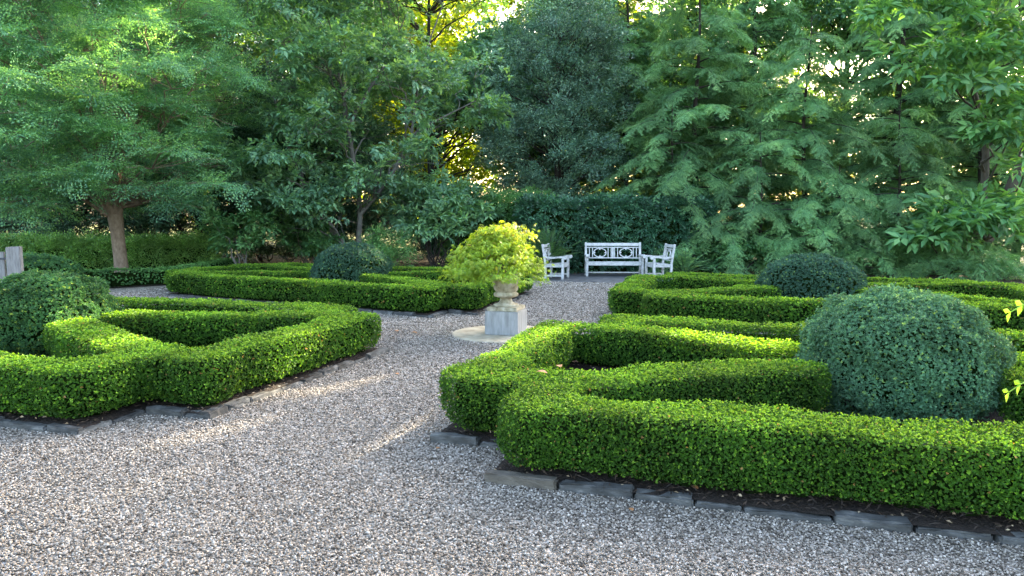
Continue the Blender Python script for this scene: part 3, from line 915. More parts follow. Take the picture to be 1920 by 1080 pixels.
# ------------------------------------------------------------------ urn, pedestal, pad, maple
rz = PH - math.pi / 2
def boxmesh(name, sz, mat, parent=None, loc=(0, 0, 0), bev=.006, rot=(0, 0, 0), seg=2):
    bm = bmesh.new(); bmesh.ops.create_cube(bm, size=1)
    for v in bm.verts: v.co = Vector((v.co.x * sz[0], v.co.y * sz[1], v.co.z * sz[2]))
    if bev: bmesh.ops.bevel(bm, geom=list(bm.edges), offset=bev, segments=seg, affect='EDGES')
    me = bpy.data.meshes.new(name); bm.to_mesh(me); bm.free()
    me.materials.append(M[mat])
    o = bpy.data.objects.new(name, me); COL.objects.link(o)
    o.location = loc; o.rotation_euler = rot
    if parent: o.parent = parent
    return o
# pad
mb = MB()
mb.lathe([(.001, .028), (.70, .028), (.745, .026), (.76, .018), (.76, .0)], 0, 72, wob=lambda a, z: 1 + .006 * np.sin(a * 5) + .004 * np.sin(a * 11))
o = mb.build('stone_pad', M['padstone']); o.location = (UC[0], UC[1], .002)
tag(o, 'round buff stone pad flush in the gravel under the pedestal', 'paving')
o = boxmesh('stone_pedestal', (.475, .475, .325), 'limestone', None, (UC[0], UC[1], .030 + .1625), .008, (0, 0, rz))
tag(o, 'square grey limestone pedestal streaked with stains, under the urn', 'pedestal')
ur = empty('garden_urn', (UC[0], UC[1], .355), rz)
tag(ur, 'weathered lichen-stained stone urn with turned foot, holding the yellow maple', 'urn')
boxmesh('plinth', (.43, .43, .055), 'stone', ur, (0, 0, .0285), .008)
def wob(a, z): return 1 + .012 * np.sin(a * 3 + z * 20) + .008 * np.sin(a * 7 - z * 31)
mb = MB(); mb.lathe([(.001, .056), (.165, .056), (.178, .062), (.178, .078), (.165, .086), (.13, .094), (.105, .106), (.088, .125), (.08, .150), (.085, .168), (.10, .176)], 0, 48, wob)
o = mb.build('foot', M['stone'], None, smooth=True); o.parent = ur
mb = MB(); mb.lathe([(.10, .177), (.125, .180), (.160, .190), (.172, .207), (.174, .222), (.165, .238), (.148, .248), (.135, .254), (.15, .26), (.165, .285), (.178, .34), (.186, .40), (.192, .45), (.205, .475), (.212, .485), (.212, .50), (.195, .502), (.18, .49), (.17, .455), (.001, .45)], 0, 48, wob)
o = mb.build('bowl', M['stone'], None, smooth=True); o.parent = ur
def soil_disc():
    mb = MB(); mb.lathe([(.001, .472), (.168, .466)], 0, 24); o = mb.build('soil', M['mulch'], None); o.parent = ur
soil_disc()
def maple():
    base = np.array([UC[0], UC[1], .83])
    root = empty('japanese_maple', base); tag(root, 'dome-shaped yellow-green laceleaf maple cascading over the stone urn', 'tree')
    tb = MB(); cr = Crown()
    c0 = base + np.array([-.12, 0, .03])
    tb.tube(curve(base - [0, 0, .04], c0 + [.02, 0, .38], 8, 0, .05), np.linspace(.030, .018, 8), 0, 8)
    n = 270
    a = rng.random(n) * 2 * math.pi; h = rng.random(n) ** .8
    #  h: 0 rim .. 1 top
    rad = (.74 * (1 - h) ** .85 + .05) * rng.uniform(.62, 1.0, n)
    z = .64 * h - .03 + rng.normal(size=n) * .035
    sx = np.where(np.cos(a) < 0, 1.0, .86)
    P = c0 + np.stack([np.cos(a) * rad * sx, np.sin(a) * rad, z], -1)
    P[:, 2] = np.where(np.linalg.norm(P[:, :2] - UC, axis=1) < .30, np.maximum(P[:, 2], 1.03), P[:, 2])
    tops = np.array([[.36, -.05, .60], [.05, 0, .64], [.20, .05, .65], [-.2, -.1, .52], [.48, -.02, .54], [-.56, -.1, .24], [-.45, -.2, .36]]) + c0
    P = np.concatenate([P, tops])
    top = c0 + np.array([.02, 0, .36])
    for p in P[::3]:
        Q = curve(top, p, 7, .12, .08); tb.tube(Q, np.linspace(.009, .002, 7), 0, 4)
    for p in P:
        m = 36
        C = p + rng.normal(size=(m, 3)) * np.array([.085, .085, .035])
        out = unit(np.append((p - c0)[:2], 0)[None] + rng.normal(size=(m, 3)) * .5)
        # laceleaf: seven narrow drooping fingers
        for C_, o_ in zip([C], [out]):
            k = 7
            ang = np.linspace(-1.25, 1.25, k)[None] + rng.normal(size=(m, k)) * .1
            S = np.stack([-o_[:, 1], o_[:, 0], np.zeros(m)], -1)
            D = o_[:, None] * np.cos(ang)[..., None] + S[:, None] * np.sin(ang)[..., None]
            D[..., 2] -= .35 + rng.random((m, 1)) * .55
            N = np.broadcast_to(unit(o_ * .5 + np.array([0, 0, 1.]) + rng.normal(size=(m, 3)) * .25)[:, None], D.shape)
            L = .062 * (1 - .3 * np.abs(ang) / 1.25) * rng.uniform(.8, 1.2, (m, 1))
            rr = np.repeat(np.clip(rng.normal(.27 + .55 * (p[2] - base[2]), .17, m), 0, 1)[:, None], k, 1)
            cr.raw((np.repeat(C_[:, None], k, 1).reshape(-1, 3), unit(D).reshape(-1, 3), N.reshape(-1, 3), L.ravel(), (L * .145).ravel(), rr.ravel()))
    tb.build('trunk', M['bark'], root, smooth=True)
    cr.mesh('crown', M['maple'], root, cut=False, fold=.2, droop=.25)
maple()

# ------------------------------------------------------------------ bench and armchairs
def seatset(name, label, cat, loc, rzz, Wd, rings, group=None):
    """front faces -y, origin on the ground at the middle of the seat"""
    root = empty(name, loc, rzz); tag(root, label, cat, group)
    D = .56; hw = Wd / 2; wm = 'white_wood'
    tilt = R(9)
    for s in (-1, 1):
        boxmesh('leg', (.065, .065, .57), wm, root, (s * (hw - .035), -D / 2 + .033, .285))
        # back post: straight below the seat, raked above
        boxmesh('leg', (.06, .065, .42), wm, root, (s * (hw - .035), D / 2 - .05, .21))
        boxmesh('back_post', (.06, .055, .54), wm, root, (s * (hw - .035), D / 2 - .05 + math.sin(tilt) * .26, .42 + .26), .006, (-tilt, 0, 0))
        # armrest with rolled scroll end
        mb = MB()
        Pf = np.array([[s * (hw - .035), D / 2 + .0, .60], [s * (hw - .035), D / 2 - .12, .585], [s * (hw - .035), 0.05, .575], [s * (hw - .035), -.15, .60], [s * (hw - .035), -D / 2 - .03, .60]])
        n = 20; t = np.linspace(0, 4, n)
        C = np.stack([np.interp(t, np.arange(5), Pf[:, k]) for k in range(3)], -1)
        wx = .042; hz = .022
        V = np.stack([C + np.array(o_) for o_ in [(-wx, 0, -hz), (wx, 0, -hz), (wx, 0, hz), (-wx, 0, hz)]], 1).reshape(-1, 3)
        idx = [[i * 4 + j, i * 4 + (j + 1) % 4, i * 4 + 4 + (j + 1) % 4, i * 4 + 4 + j] for i in range(n - 1) for j in range(4)] + [[0, 1, 2, 3], [(n - 1) * 4 + j for j in (3, 2, 1, 0)]]
        mb.faces(V, idx)
        a = np.arange(16) * 2 * math.pi / 16
        cy_, cz_, rr = -D / 2 - .035, .585, .048
        V = np.concatenate([np.stack([np.full(16, s * (hw - .035) + e), cy_ + rr * np.cos(a), cz_ + rr * np.sin(a)], -1) for e in (-.046, .046)])
        mb.faces(V, [[j, (j + 1) % 16, 16 + (j + 1) % 16, 16 + j] for j in range(16)])
        mb.faces(V, [list(range(16)), list(range(31, 15, -1))])
        o = mb.build('armrest', M[wm], None); o.parent = root
        boxmesh('side_rail', (.035, D - .12, .05), wm, root, (s * (hw - .035), -.01, .10), .004)
    # seat of slats
    mb = MB()
    for k in range(6):
        y0 = -D / 2 + .03 + k * .085
        V = np.array([(x, y, z) for z in (.405, .430) for y in (y0, y0 + .075) for x in (-hw + .004, hw - .004)])
        V[:, 2] -= (V[:, 1] + D / 2) * .06
        if k == 0: V[np.abs(V[:, 0]) > hw - .01, 0] *= (hw - .07) / hw
        mb.faces(V, [[0, 1, 3, 2], [4, 6, 7, 5], [0, 4, 5, 1], [2, 3, 7, 6], [0, 2, 6, 4], [1, 5, 7, 3]])
    o = mb.build('seat', M[wm], None); o.parent = root
    boxmesh('apron', (Wd - .134, .03, .085), wm, root, (0, -D / 2 + .03, .358), .004)
    boxmesh('apron', (Wd - .134, .03, .07), wm, root, (0, D / 2 - .05, .365), .004)
    for s in (-1, 1): boxmesh('side_apron', (.03, D - .15, .07), wm, root, (s * (hw - .035), -.01, .362), .004)
    if rings > 1: boxmesh('stretcher', (Wd - .14, .03, .035), wm, root, (0, .0, .10), .004)
    # back frame in its raked plane
    def bk(u, v, n=0.0):
        return (u, D / 2 - .05 + math.sin(tilt) * v - n, .42 + math.cos(tilt) * v)
    rt = (-tilt, 0, 0)
    iw = Wd - .132
    boxmesh('top_rail', (iw, .04, .085), wm, root, bk(0, .475), .006, rt)
    boxmesh('cross_rail', (iw, .032, .026), wm, root, bk(0, .39), .003, rt)
    boxmesh('cross_rail', (iw, .032, .030), wm, root, bk(0, .085), .003, rt)
    boxmesh('centre_post', (.045, .034, .32), wm, root, bk(0, .237), .003, rt) if rings > 1 else None
    for s in ((-1, 1) if rings > 1 else (0,)):
        pw = iw / rings; cx = s * pw / 2 * 1.0
        for q in (-1, 1):
            for f in (.42, .30) if rings > 1 else (.40,):
                boxmesh('back_slat', (.024, .022, .284), wm, root, bk(cx + q * f * pw + (.012 if s else 0) * -s, .237), .002, rt)
        # ring, a slightly wide oval with four pegs
        mb = MB()
        a = np.linspace(0, 2 * math.pi, 41)
        ra, rb, tk = .192, .140, .026
        if rings == 1: ra = .15
        for a0, a1 in zip(a[:-1], a[1:]):
            V = []
            for n_ in (-.012, .012):
                for aa, m_ in ((a0, 0), (a1, 0), (a1, -tk), (a0, -tk)):
                    V.append(bk(cx + (ra + m_) * math.cos(aa), .237 + (rb + m_) * math.sin(aa), n_))
            mb.faces(V, [[0, 1, 2, 3], [4, 7, 6, 5], [0, 4, 5, 1], [2, 6, 7, 3]])
        o = mb.build('back_ring', M[wm], None); o.parent = root
        for aa in (0, 90, 180, 270):
            ca, sa = math.cos(R(aa)), math.sin(R(aa))
            boxmesh('peg', (.036 if ca else .03, .022, .036 if sa else .03), wm, root, bk(cx + ca * (ra - tk - .016), .237 + sa * (rb - tk - .016)), .003, rt)
    return root
P0 = at(1152, 519, 19.65)
seatset('garden_bench', 'white wooden garden bench with two rings in its back, before the laurel hedge', 'bench', (P0[0], 19.8, .014), R(-1.5), 1.63, 2)
seatset('garden_armchair', 'white wooden armchair behind the yellow maple, turned to face right', 'chair', (1.22, 18.95, .014), R(74), .78, 1, 'white armchairs beside the bench')
seatset('garden_armchair', 'white wooden armchair on the right of the bench, facing left', 'chair', (4.02, 18.95, .014), R(-84), .78, 1, 'white armchairs beside the bench')

# ------------------------------------------------------------------ weathered gate at the left
def gate():
    Y = 12.6
    c = at(24, 470, Y)
    root = empty('garden_gate', (c[0], c[1], 0), R(14)); tag(root, 'weathered grey wooden gate with thick post and dark iron strap, at left edge', 'gate')
    bm = bmesh.new(); bmesh.ops.create_cube(bm, size=1)
    for v in bm.verts:
        v.co = Vector((v.co.x * .235, v.co.y * .12, v.co.z * 1.13))
        if v.co.z > 0 and v.co.x < 0: v.co.z -= .012
    bmesh.ops.bevel(bm, geom=list(bm.edges), offset=.012, segments=2, affect='EDGES')
    me = bpy.data.meshes.new('post'); bm.to_mesh(me); bm.free(); me.materials.append(M['grey_wood'])
    o = bpy.data.objects.new('post', me); COL.objects.link(o); o.parent = root; o.location = (0.02, 0, .565)
    boxmesh('stile', (.09, .06, 1.0), 'grey_wood', root, (-.20, .05, .53), .006)
    boxmesh('stile', (.09, .06, .95), 'grey_wood', root, (-1.05, .05, .50), .006)
    for z in (.20, .60, .97): boxmesh('rail', (.755, .04, .085), 'grey_wood', root, (-.6245, .05, z), .005)
    for k in range(4): boxmesh('picket', (.085, .022, .86), 'grey_wood', root, (-.36 - k * .17, .095, .52), .004)
    boxmesh('iron_strap', (.36, .012, .035), 'iron', root, (-.24, .0118, .905), .003)
gate()

# ------------------------------------------------------------------ clipped hedges and shrubs round the edge
clipped('low_hedge', 'low dark boxwood hedge under the tan-barked tree at left', [((-11.6, 15.3), (-9.7, 16.1)), ((-9.7, 16.1), (-8.3, 17.3)), ((-8.3, 17.3), (-8.6, 21))], .33, .42, 420, .036, 'shrub', group=None, seed=3.3)
def leafhedge(name, label, segs, w, h, dens, temps, S, leaf, seed=0, cat='hedge', dr=0, jit=.05, under=.1):
    hd = Hedge(segs, w, h, .06, under, rr=.14, seed=seed)
    X, N = hd.sample(dens, zmin=.12, th=.1)
    n = len(X)
    root = empty(name, (float(np.mean([s[0][0] for s in segs])), float(np.mean([s[0][1] for s in segs])), 0)); tag(root, label, cat)
    cr = Crown()
    F = unit(N + rng.normal(size=N.shape) * .6 + np.array([0, 0, .15]))
    Up = unit(N * .5 + np.array([0, 0, 1.]) + rng.normal(size=N.shape) * .3)
    cr.sprays(temps, X + N * (rng.normal(size=(n, 1)) * jit - S * .4), F, Up, S * rng.uniform(.7, 1.25, n), dr=dr)
    cr.mesh('foliage', M[leaf], root, cut=False)
    mb = MB(); hd.core(mb, inset=.22, cs=.1, mat=0); mb.build('branchwork', M['box_core'], root)
    return root
leafhedge('azalea_hedge', 'loosely clipped leafy hedge, mid green, behind the tan-barked tree trunk', [((-16.5, 19.4), (-9.6, 21.4))], .55, 1.0, 110, T_SML, .46, 'azalea', 1.1, jit=.08)
leafhedge('laurel_hedge', 'tall dark glossy laurel hedge clipped square behind the white bench', [((.75, 21.3), (5.6, 21.5))], .55, 2.15, 90, T_BRO, .36, 'laurel', 2.1, under=.0)
leafhedge('evergreen_hedge', 'tall leafy evergreen hedge behind the maple, left of laurel', [((-1.6, 22.6), (.6, 22.3))], .65, 2.35, 90, T_SML, .42, 'shrub', 4.1, jit=.12, under=.25)

def shrub(name, label, x, y, rx, ry, z0, z1, n, temps, S, leaf, nspray=10, crad=(.3, .3, .2), stems=5, bark='bark', droop=.15, cat='shrub', group=None, shell=.4):
    root = empty(name, (x, y, 0)); tag(root, label, cat, group)
    tb = MB(); cr = Crown()
    c0 = np.array([x, y, (z0 + z1) / 2]); hz = (z1 - z0) / 2
    pts = spread_points(n, (x - rx, y - ry, z0), (x + rx, y + ry, z1), lambda p: (((p - c0) / np.array([rx, ry, hz])) ** 2).sum() < 1, .45 * min(crad[0] * 2, 1) * .6)
    for i, c in enumerate(pts):
        clump_sprays(cr, temps, c, np.array(crad), nspray, S, droop, shell, dr=rng.normal() * .08)
    for k in range(stems):
        a = rng.random() * 6.28
        e = pts[rng.integers(0, len(pts))]
        tb.tube(curve((x + math.cos(a) * rx * .12, y + math.sin(a) * ry * .12, -.02), e, 7, .02, .08), np.linspace(.022, .006, 7), 0, 5)
    tb.build('stems', M[bark], root, smooth=True)
    cr.mesh('foliage', M[leaf], root, cut=False)
    return root
P = at(452, 430, 18.6); shrub('hydrangea_shrub', 'oakleaf hydrangea with bare pale stems, between low hedge and leaning trunks', P[0], 18.6, .75, .6, .85, 1.9, 16, T_BIG, .42, 'hydr', 7, (.32, .32, .12), 6, 'bark_pale')
P = at(575, 445, 20.5); shrub('hydrangea_shrub', 'second broadleaf shrub left of the leaning magnolia trunks, darker', P[0], 20.5, .9, .6, .5, 1.7, 16, T_BIG, .42, 'hydr', 7, (.32, .32, .12), 5)
P = at(725, 460, 19.2); shrub('leafy_shrub', 'bright green leafy shrub just behind far left boxwood ball', P[0], 19.2, .95, .6, .25, 1.25, 26, T_SML, .42, 'shrub', 9, (.3, .3, .22), 6)
P = at(815, 420, 21.5); shrub('spreading_shrub', 'wide shrub on many thin stems, left of the maple', P[0], 21.5, 1.9, 1.0, 1.05, 2.9, 60, T_BIG, .46, 'magnolia', 9, (.42, .42, .25), 16, 'bark_dark')
for lab, x_, rx_, z_ in [('dark understorey shrub in the shade behind magnolia trunks', -5.6, 2.4, 2.1), ('dark understorey shrub behind the hydrangea and low hedge end', -9.6, 2.2, 2.3), ('dark understorey shrub behind the azalea hedge, far left', -14.2, 3.0, 3.0), ('dark understorey shrub at the left edge beyond the grey gate', -19, 2.8, 3.2), ('dark understorey shrub behind the wide thin-stemmed shrub', -2.0, 2.2, 1.5), ('dark understorey shrub in the shade behind the right armchair', 5.4, 2.2, 1.6), ('dark understorey shrub between the hemlock trunks, right of the bench', 10.8, 2.4, 1.5), ('dark understorey shrub behind the leaning trunks at right', 16.2, 2.4, 1.3)]:
    shrub('understory_shrub', lab, x_, 26.9, rx_, .9, .05, z_, 75, T_SML, .55, 'yew', 12, (.5, .5, .38), 8, 'bark_dark', group='dark understorey shrubs along the back')
P = at(1340, 490, 20.6); shrub('ground_shrub', 'low leafy shrub beside the right armchair, under the hemlock', P[0] + .4, 20.7, 1.25, .6, .1, .95, 30, T_BRO, .4, 'hydr', 9, (.3, .3, .18), 6)
P = at(1690, 490, 20.0); shrub('ground_shrub', 'dark low shrub beyond far right hedge, by the leaning trunks', P[0], 20.0, 2.1, .8, .1, .95, 45, T_HEM, .55, 'hemlock', 6, (.4, .4, .2), 6)
P = at(1860, 500, 18.5); shrub('ground_shrub', 'dark spreading shrub at the right edge beneath the big-leaved magnolia', P[0], 18.6, 1.6, .6, .05, .75, 30, T_HEM, .55, 'hemlock', 6, (.4, .4, .2), 5)
def fronds(name, label, x, y, n, L, leaf, pitch=(.5, 1.3), wl=.11, cat='fern', group=None):
    root = empty(name, (x, y, 0)); tag(root, label, cat, group)
    tb = MB(); cr = Crown()
    for k in range(n):
        az = rng.random() * 6.283; el = rng.uniform(*pitch)
        l = L * rng.uniform(.7, 1.15)
        t = np.linspace(0, 1, 16)
        d = np.array([math.cos(az), math.sin(az)])
        P = np.stack([x + d[0] * l * t * math.cos(el), y + d[1] * l * t * math.cos(el), .03 + l * (t * math.sin(el) - .35 * t ** 2.2)], -1)
        tb.tube(P, np.linspace(.007, .002, 16), 0, 4)
        T = unit(np.gradient(P, axis=0))
        S = unit(np.cross(T, np.array([0, 0, 1.]))); N = np.cross(S, T)
        tt = np.linspace(.12, 1, 22); 
        B = np.stack([np.interp(tt, t, P[:, i]) for i in range(3)], -1); Tb = np.stack([np.interp(tt, t, T[:, i]) for i in range(3)], -1); Sb = np.stack([np.interp(tt, t, S[:, i]) for i in range(3)], -1); Nb = np.stack([np.interp(tt, t, N[:, i]) for i in range(3)], -1)
        for s in (-1, 1):
            D = unit(Sb * s + Tb * .55 - Nb * .05)
            Ls = wl * np.sin(np.clip(tt, .05, .98) * math.pi * .9 + .15) + .01
            cr.raw((B, D, Nb + rng.normal(size=B.shape) * .15, Ls, Ls * .28, rng.random(len(B))))
    tb.build('stems', M['bark_dark'], root); cr.mesh('foliage', M[leaf], root, cut=False)
P = at(1020, 500, 19.9); fronds('plum_yew', 'spiky upright plum yew behind the left armchair', P[0], 19.75, 64, 2.1, 'fern', (.75, 1.45), .16, 'shrub')
P = at(1285, 505, 19.7); fronds('fern_clump', 'feathery dark fern clump behind the right armchair', P[0], 19.8, 46, 1.15, 'hemlock', (.5, 1.35), .13)
# bright frond plant reaching in at the right edge
def limeplant():
    x, y = 2.22, 2.55
    root = empty('frond_plant', (x, y, 0)); tag(root, 'bright lime green frond tips reaching in at the right edge', 'plant')
    tb = MB(); cr = Crown()
    for (px, py, Y) in [(1895, 585, 2.5), (1892, 735, 2.45)]:
        tip = at(px, py, Y); st = np.array([x, y, 0.0])
        mid = np.array([x - .02, y, tip[2] + .02])
        t = np.linspace(0, 1, 18)[:, None]
        P = (1 - t) ** 2 * st + 2 * t * (1 - t) * (mid + np.array([.02, 0, .25])) + t * t * tip
        tb.tube(P, np.linspace(.006, .002, 18), 0, 5)
        T = unit(np.gradient(P, axis=0))[9:]; B = P[9:]
        S = unit(np.cross(T, np.array([0., 1, .2])))
        for s in (-1, 1):
            D = unit(S * s * .8 + T * .8)
            Ls = np.linspace(.085, .04, len(B))
            cr.raw((B, D, np.cross(S, T) + rng.normal(size=B.shape) * .1, Ls, Ls * .5, rng.random(len(B))))
    tb.build('stems', M['lime'], root); cr.mesh('foliage', M['lime'], root, cut=False)
limeplant()

# ------------------------------------------------------------------ fallen leaves
def fallen(label, px, py, z, s, rot):
    P = gp(px, py, z)
    mb = MB()
    t = np.linspace(0, 1, 9); wv = .42 * np.sin(t * math.pi) ** .8
    V = np.concatenate([np.stack([-wv, t - .5, .10 * np.sin(t * 3) + .12 * wv], -1), np.stack([wv, t - .5, .10 * np.sin(t * 3) + .18 * wv], -1), np.stack([wv * 0, t - .5, .10 * np.sin(t * 3)], -1)]) * s
    idx = [[i, 18 + i, 19 + i, 1 + i] for i in range(8)] + [[18 + i, 9 + i, 10 + i, 19 + i] for i in range(8)]
    mb.faces(V, idx)
    o = mb.build('fallen_leaf', M['dry_leaf'])
    o.location = (P[0], P[1], z + .006); o.rotation_euler = (0.08, .05, rot)
    tag(o, label, 'fallen leaf', 'dry fallen leaves')
def gp(px, py, z):
    c, s = math.cos(PITCH), math.sin(PITCH)
    x = (px - 960) / FPX; y = (540 - py) / FPX
    d = np.array([x, c + y * s, -s + y * c])
    return np.array([0, 0, 1.6]) + d * ((z - 1.6) / d[2])
fallen('brown dry leaf lying on the clipped top of nearest right hedge', 1016, 700, .50, .085, 1.3)
fallen('small pale brown leaf on the hedge top behind the larger dry leaf', 1048, 688, .50, .06, .4)
fallen('tan dry leaf on the far right hedge top, in its back corner', 1806, 520, .50, .16, 1.5)
fallen('brown leaf on the gravel between left hedge and urn', 776, 625, .02, .10, 1.4)
fallen('small brown leaf on the gravel left of the stone pad', 744, 621, .02, .07, .3)
fallen('dark dry leaf on the gravel path toward the patio', 1100, 544, .02, .10, .9)
fallen('orange leaf on the gravel in front of the nearest right edging', 1183, 957, .02, .035, .5)
fallen('pinkish dry leaf on the gravel before the brown edging stone', 822, 842, .02, .04, 2.2)
fallen('brown dry leaf on the mulch under the nearest right hedge', 1302, 916, .075, .05, .8)
fallen('tan leaf on gravel in the middle of the wide path', 744, 702, .02, .05, 1.0)

# ------------------------------------------------------------------ trees
def zelkova():
    bx, by = -10.15, 18.0
    base = np.array([bx, by, 0])
    fork = np.array([bx - .10, by, 1.75])
    trunks = [([base, base + [-.02, 0, .6], base + [-.06, 0, 1.2], fork], [.185, .165, .16, .19])]
    for dx, dy, dz, r in [(-.35, .1, 6.5, .11), (.55, -.2, 6.0, .10), (-1.7, .5, 5.2, .09), (1.7, .3, 4.8, .085), (-2.4, -.6, 3.2, .075), (.2, 1.6, 5, .09), (2.3, -.5, 3.0, .07), (-.6, -1.8, 4.4, .08), (-2.9, .1, 1.9, .06), (-2.2, -1.6, 1.2, .05)]:
        e = fork + [dx, dy, dz]
        m = fork + np.array([dx * .32, dy * .32, dz * .45])
        trunks.append(([fork + [dx * .02, dy * .02, -.12], m, fork + [dx * .68, dy * .68, dz * .74], e], [r, r * .75, r * .5, .02]))
    def t(p):
        z = p[2] - 1.75
        r = math.hypot(p[0] - bx + .1, p[1] - by)
        lim = min(.9 + z * 2.3, 3.35) if z > 0 else 0
        if z > 4.5: lim = min(lim, 3.35 - (z - 4.5) * .35)
        return r < lim and r > lim * .28
    C = spread_points(150, (bx - 3.8, by - 3.4, 1.9), (bx + 3.4, by + 3.2, 9.2), t, .74)
    C = np.concatenate([C, [at(40, 350, 16.5), at(70, 385, 16.5), at(15, 400, 16.3), at(330, 375, 17), at(390, 345, 16.6), at(120, 330, 16.2)]])
    tree('zelkova_tree', 'broad feathery-leaved tree with a tan trunk at left, rising from the low hedge', 'tree', base, trunks, C, T_FEA, 'zelkova', 'bark_tan', (.85, .85, .28), 33, .62, .22, lrad=.022, shell=.3, twig=4, fold=.08, zlimb=1.9)
zelkova()

def magnolia():
    b = np.array([-4.75, 21.0, 0])
    a = lambda px, py, Y=21.0: at(px, py, Y)
    trunks = [
        ([b + [-.1, 0, 0], a(655, 470), a(612, 425), a(580, 372), a(548, 300), a(520, 210), a(500, 120, 21.3)], [.11, .10, .09, .08, .07, .05, .02]),
        ([b + [-.02, -.1, 0], a(650, 465, 20.8), a(622, 425, 20.8), a(600, 390, 20.7), a(560, 340, 20.4), a(500, 330, 20)], [.09, .085, .075, .06, .04, .02]),
        ([b + [.1, 0, 0], a(672, 450), a(676, 400), a(668, 330), a(652, 240), a(640, 150), a(600, 40, 21.2)], [.12, .11, .10, .09, .075, .055, .02]),
        ([a(676, 400), a(712, 360), a(745, 310), a(772, 250), a(820, 225), a(890, 190)], [.08, .075, .07, .055, .04, .02]),
        ([a(652, 240), a(690, 170), a(730, 110), a(760, 30)], [.06, .05, .04, .02]),
        ([a(772, 250), a(780, 180), a(800, 90), a(830, 10)], [.05, .04, .03, .02]),
    ]
    holes = [(a(480, 140), .75), (a(505, 190), .5), (a(742, 205), .62), (a(735, 250), .45), (a(690, 235), .3), (a(850, 262), .5), (a(820, 335), .65), (a(880, 320), .5), (a(820, 55), .75), (a(905, 80), .4), (a(950, 30), .5), (a(575, 345), .3), (a(715, 300), .4), (a(880, 105), .4), (a(690, 395), .6), (a(770, 330), .35), (a(610, 215), .35), (a(560, 90), .35), (a(700, 60), .4), (a(640, 290), .3), (a(860, 190), .35), (a(930, 150), .35), (a(450, 90), .5)]
    def t(p):
        for h, r in holes:
            d = p - h
            if math.hypot(d[0], d[2]) < r + .1: return False
        x, z = p[0] + 4.7, p[2]
        if z < 2.1: return False
        lim = 3.9 if z < 7 else 3.9 - (z - 7) * .4
        return math.hypot(x, (p[1] - 21.2) * 1.15) < lim and not (z < 3.0 and abs(x + .3) < .9)
    C = spread_points(125, (-8.9, 18.2, 2.0), (-.7, 24.0, 10.5), t, .66)
    C = np.concatenate([C, [a(500, 365, 19.5), a(540, 350, 19.6), a(470, 345, 19.4), a(590, 385, 19.6), a(560, 420, 20), a(620, 355, 20), a(640, 400, 20), a(450, 330, 20)]])
    tree('magnolia_tree', 'open grey-trunked magnolia leaning left, behind the far left hedge', 'tree', b, trunks, C, T_BRO, 'magnolia', 'bark_pale', (.85, .85, .36), 28, .62, .18, lrad=.022, twig=3, gaps=holes)
magnolia()

def bigleaf():
    b = np.array([13.1, 20.3, 0])
    a = lambda px, py, Y=20.3: at(px, py, Y)
    trunks = [([b, a(1838, 470), a(1868, 420), a(1900, 340), a(1935, 250), a(1930, 120), a(1900, 10)], [.19, .17, .16, .145, .12, .09, .03]),
              ([b + [-.4, .2, 0], a(1822, 470, 20.5), a(1832, 425, 20.5), a(1846, 360, 20.5), a(1850, 260, 20.3), a(1820, 150, 20), a(1790, 60, 19.6)], [.15, .14, .13, .11, .09, .07, .02])]
    C = [a(px, py, Y) for px, py, Y in [(1660, 30, 19.5), (1720, 20, 19.3), (1790, 30, 19), (1850, 40, 19), (1690, 70, 19.2), (1750, 80, 18.8), (1810, 95, 18.6), (1870, 100, 18.8), (1740, 120, 19), (1800, 140, 18.6), (1850, 150, 18.5), (1640, 10, 20), (1905, 60, 19), (1890, 165, 19), (1680, -20, 19.5), (1760, -30, 19), (1840, -30, 19), (1900, -40, 19), (1720, -80, 19.5), (1820, -90, 19.3), (1900, -100, 19.5),
         (1905, 190, 18.6), (1890, 235, 18.4), (1860, 240, 18.6), (1915, 250, 18.3), (1820, 390, 18.8), (1790, 400, 18.6), (1850, 395, 18.4), (1770, 425, 18.7), (1820, 420, 18.5), (1870, 410, 18.5), (1895, 425, 18.8), (1740, 440, 19), (1840, 370, 19.2), (1900, 385, 19), (1940, 300, 18.5), (1970, 200, 18.5), (1960, 80, 18.5), (1990, 380, 18.8)]]
    tree('bigleaf_magnolia', 'large-leaved magnolia with two thick leaning trunks at right edge', 'tree', b, trunks, C, T_BIG, 'bigleaf', 'bark', (.62, .62, .24), 13, .82, .22, lrad=.022, twig=2, shell=.35)
bigleaf()

HG = 'hemlocks along the back of the garden'
hemlock('drooping feathery hemlock right behind the bench, its low boughs over the laurel hedge', 6.2, 23.8, 10.5, 3.7, .7, S=.8)
hemlock('full pale-tipped hemlock in front of the others, behind far right boxwood ball', 9.4, 22.6, 8.0, 3.4, .6, S=.8)
hemlock('low young hemlock right behind the right armchair and ferns', 5.2, 22.7, 5.4, 2.7, .4, S=.72, dens=.8)
hemlock('short bushy hemlock in front, between the bench and far right ball', 7.7, 21.7, 4.3, 2.6, .35, S=.72, dens=.8)
hemlock('middle-sized hemlock half hidden behind the big-leaved magnolia branches', 15.2, 22.8, 7.5, 3.0, .5, S=.8, dens=.7)
hemlock('low spreading hemlock in the shade right of far right boxwood ball', 9.7, 20.8, 3.2, 2.2, .3, S=.7, dens=.8)
hemlock('tall hemlock towering behind the shorter hemlocks on the right', 13.75, 25.2, 13.5, 3.6, .8, S=.95, dens=.65)
hemlock('small spreading hemlock beside the leaning magnolia trunks at right', 11.7, 21.2, 5.2, 2.7, .6, S=.75)
hemlock('tallest dark hemlock, between the holly and the front hemlocks', 9.35, 27.6, 14.5, 3.6, 1.0, S=1.05, dens=.5)
hemlock('tall hemlock at the far right edge behind the big-leaved magnolia', 18.6, 25.6, 13.5, 3.8, .8, S=1.0, dens=.55)
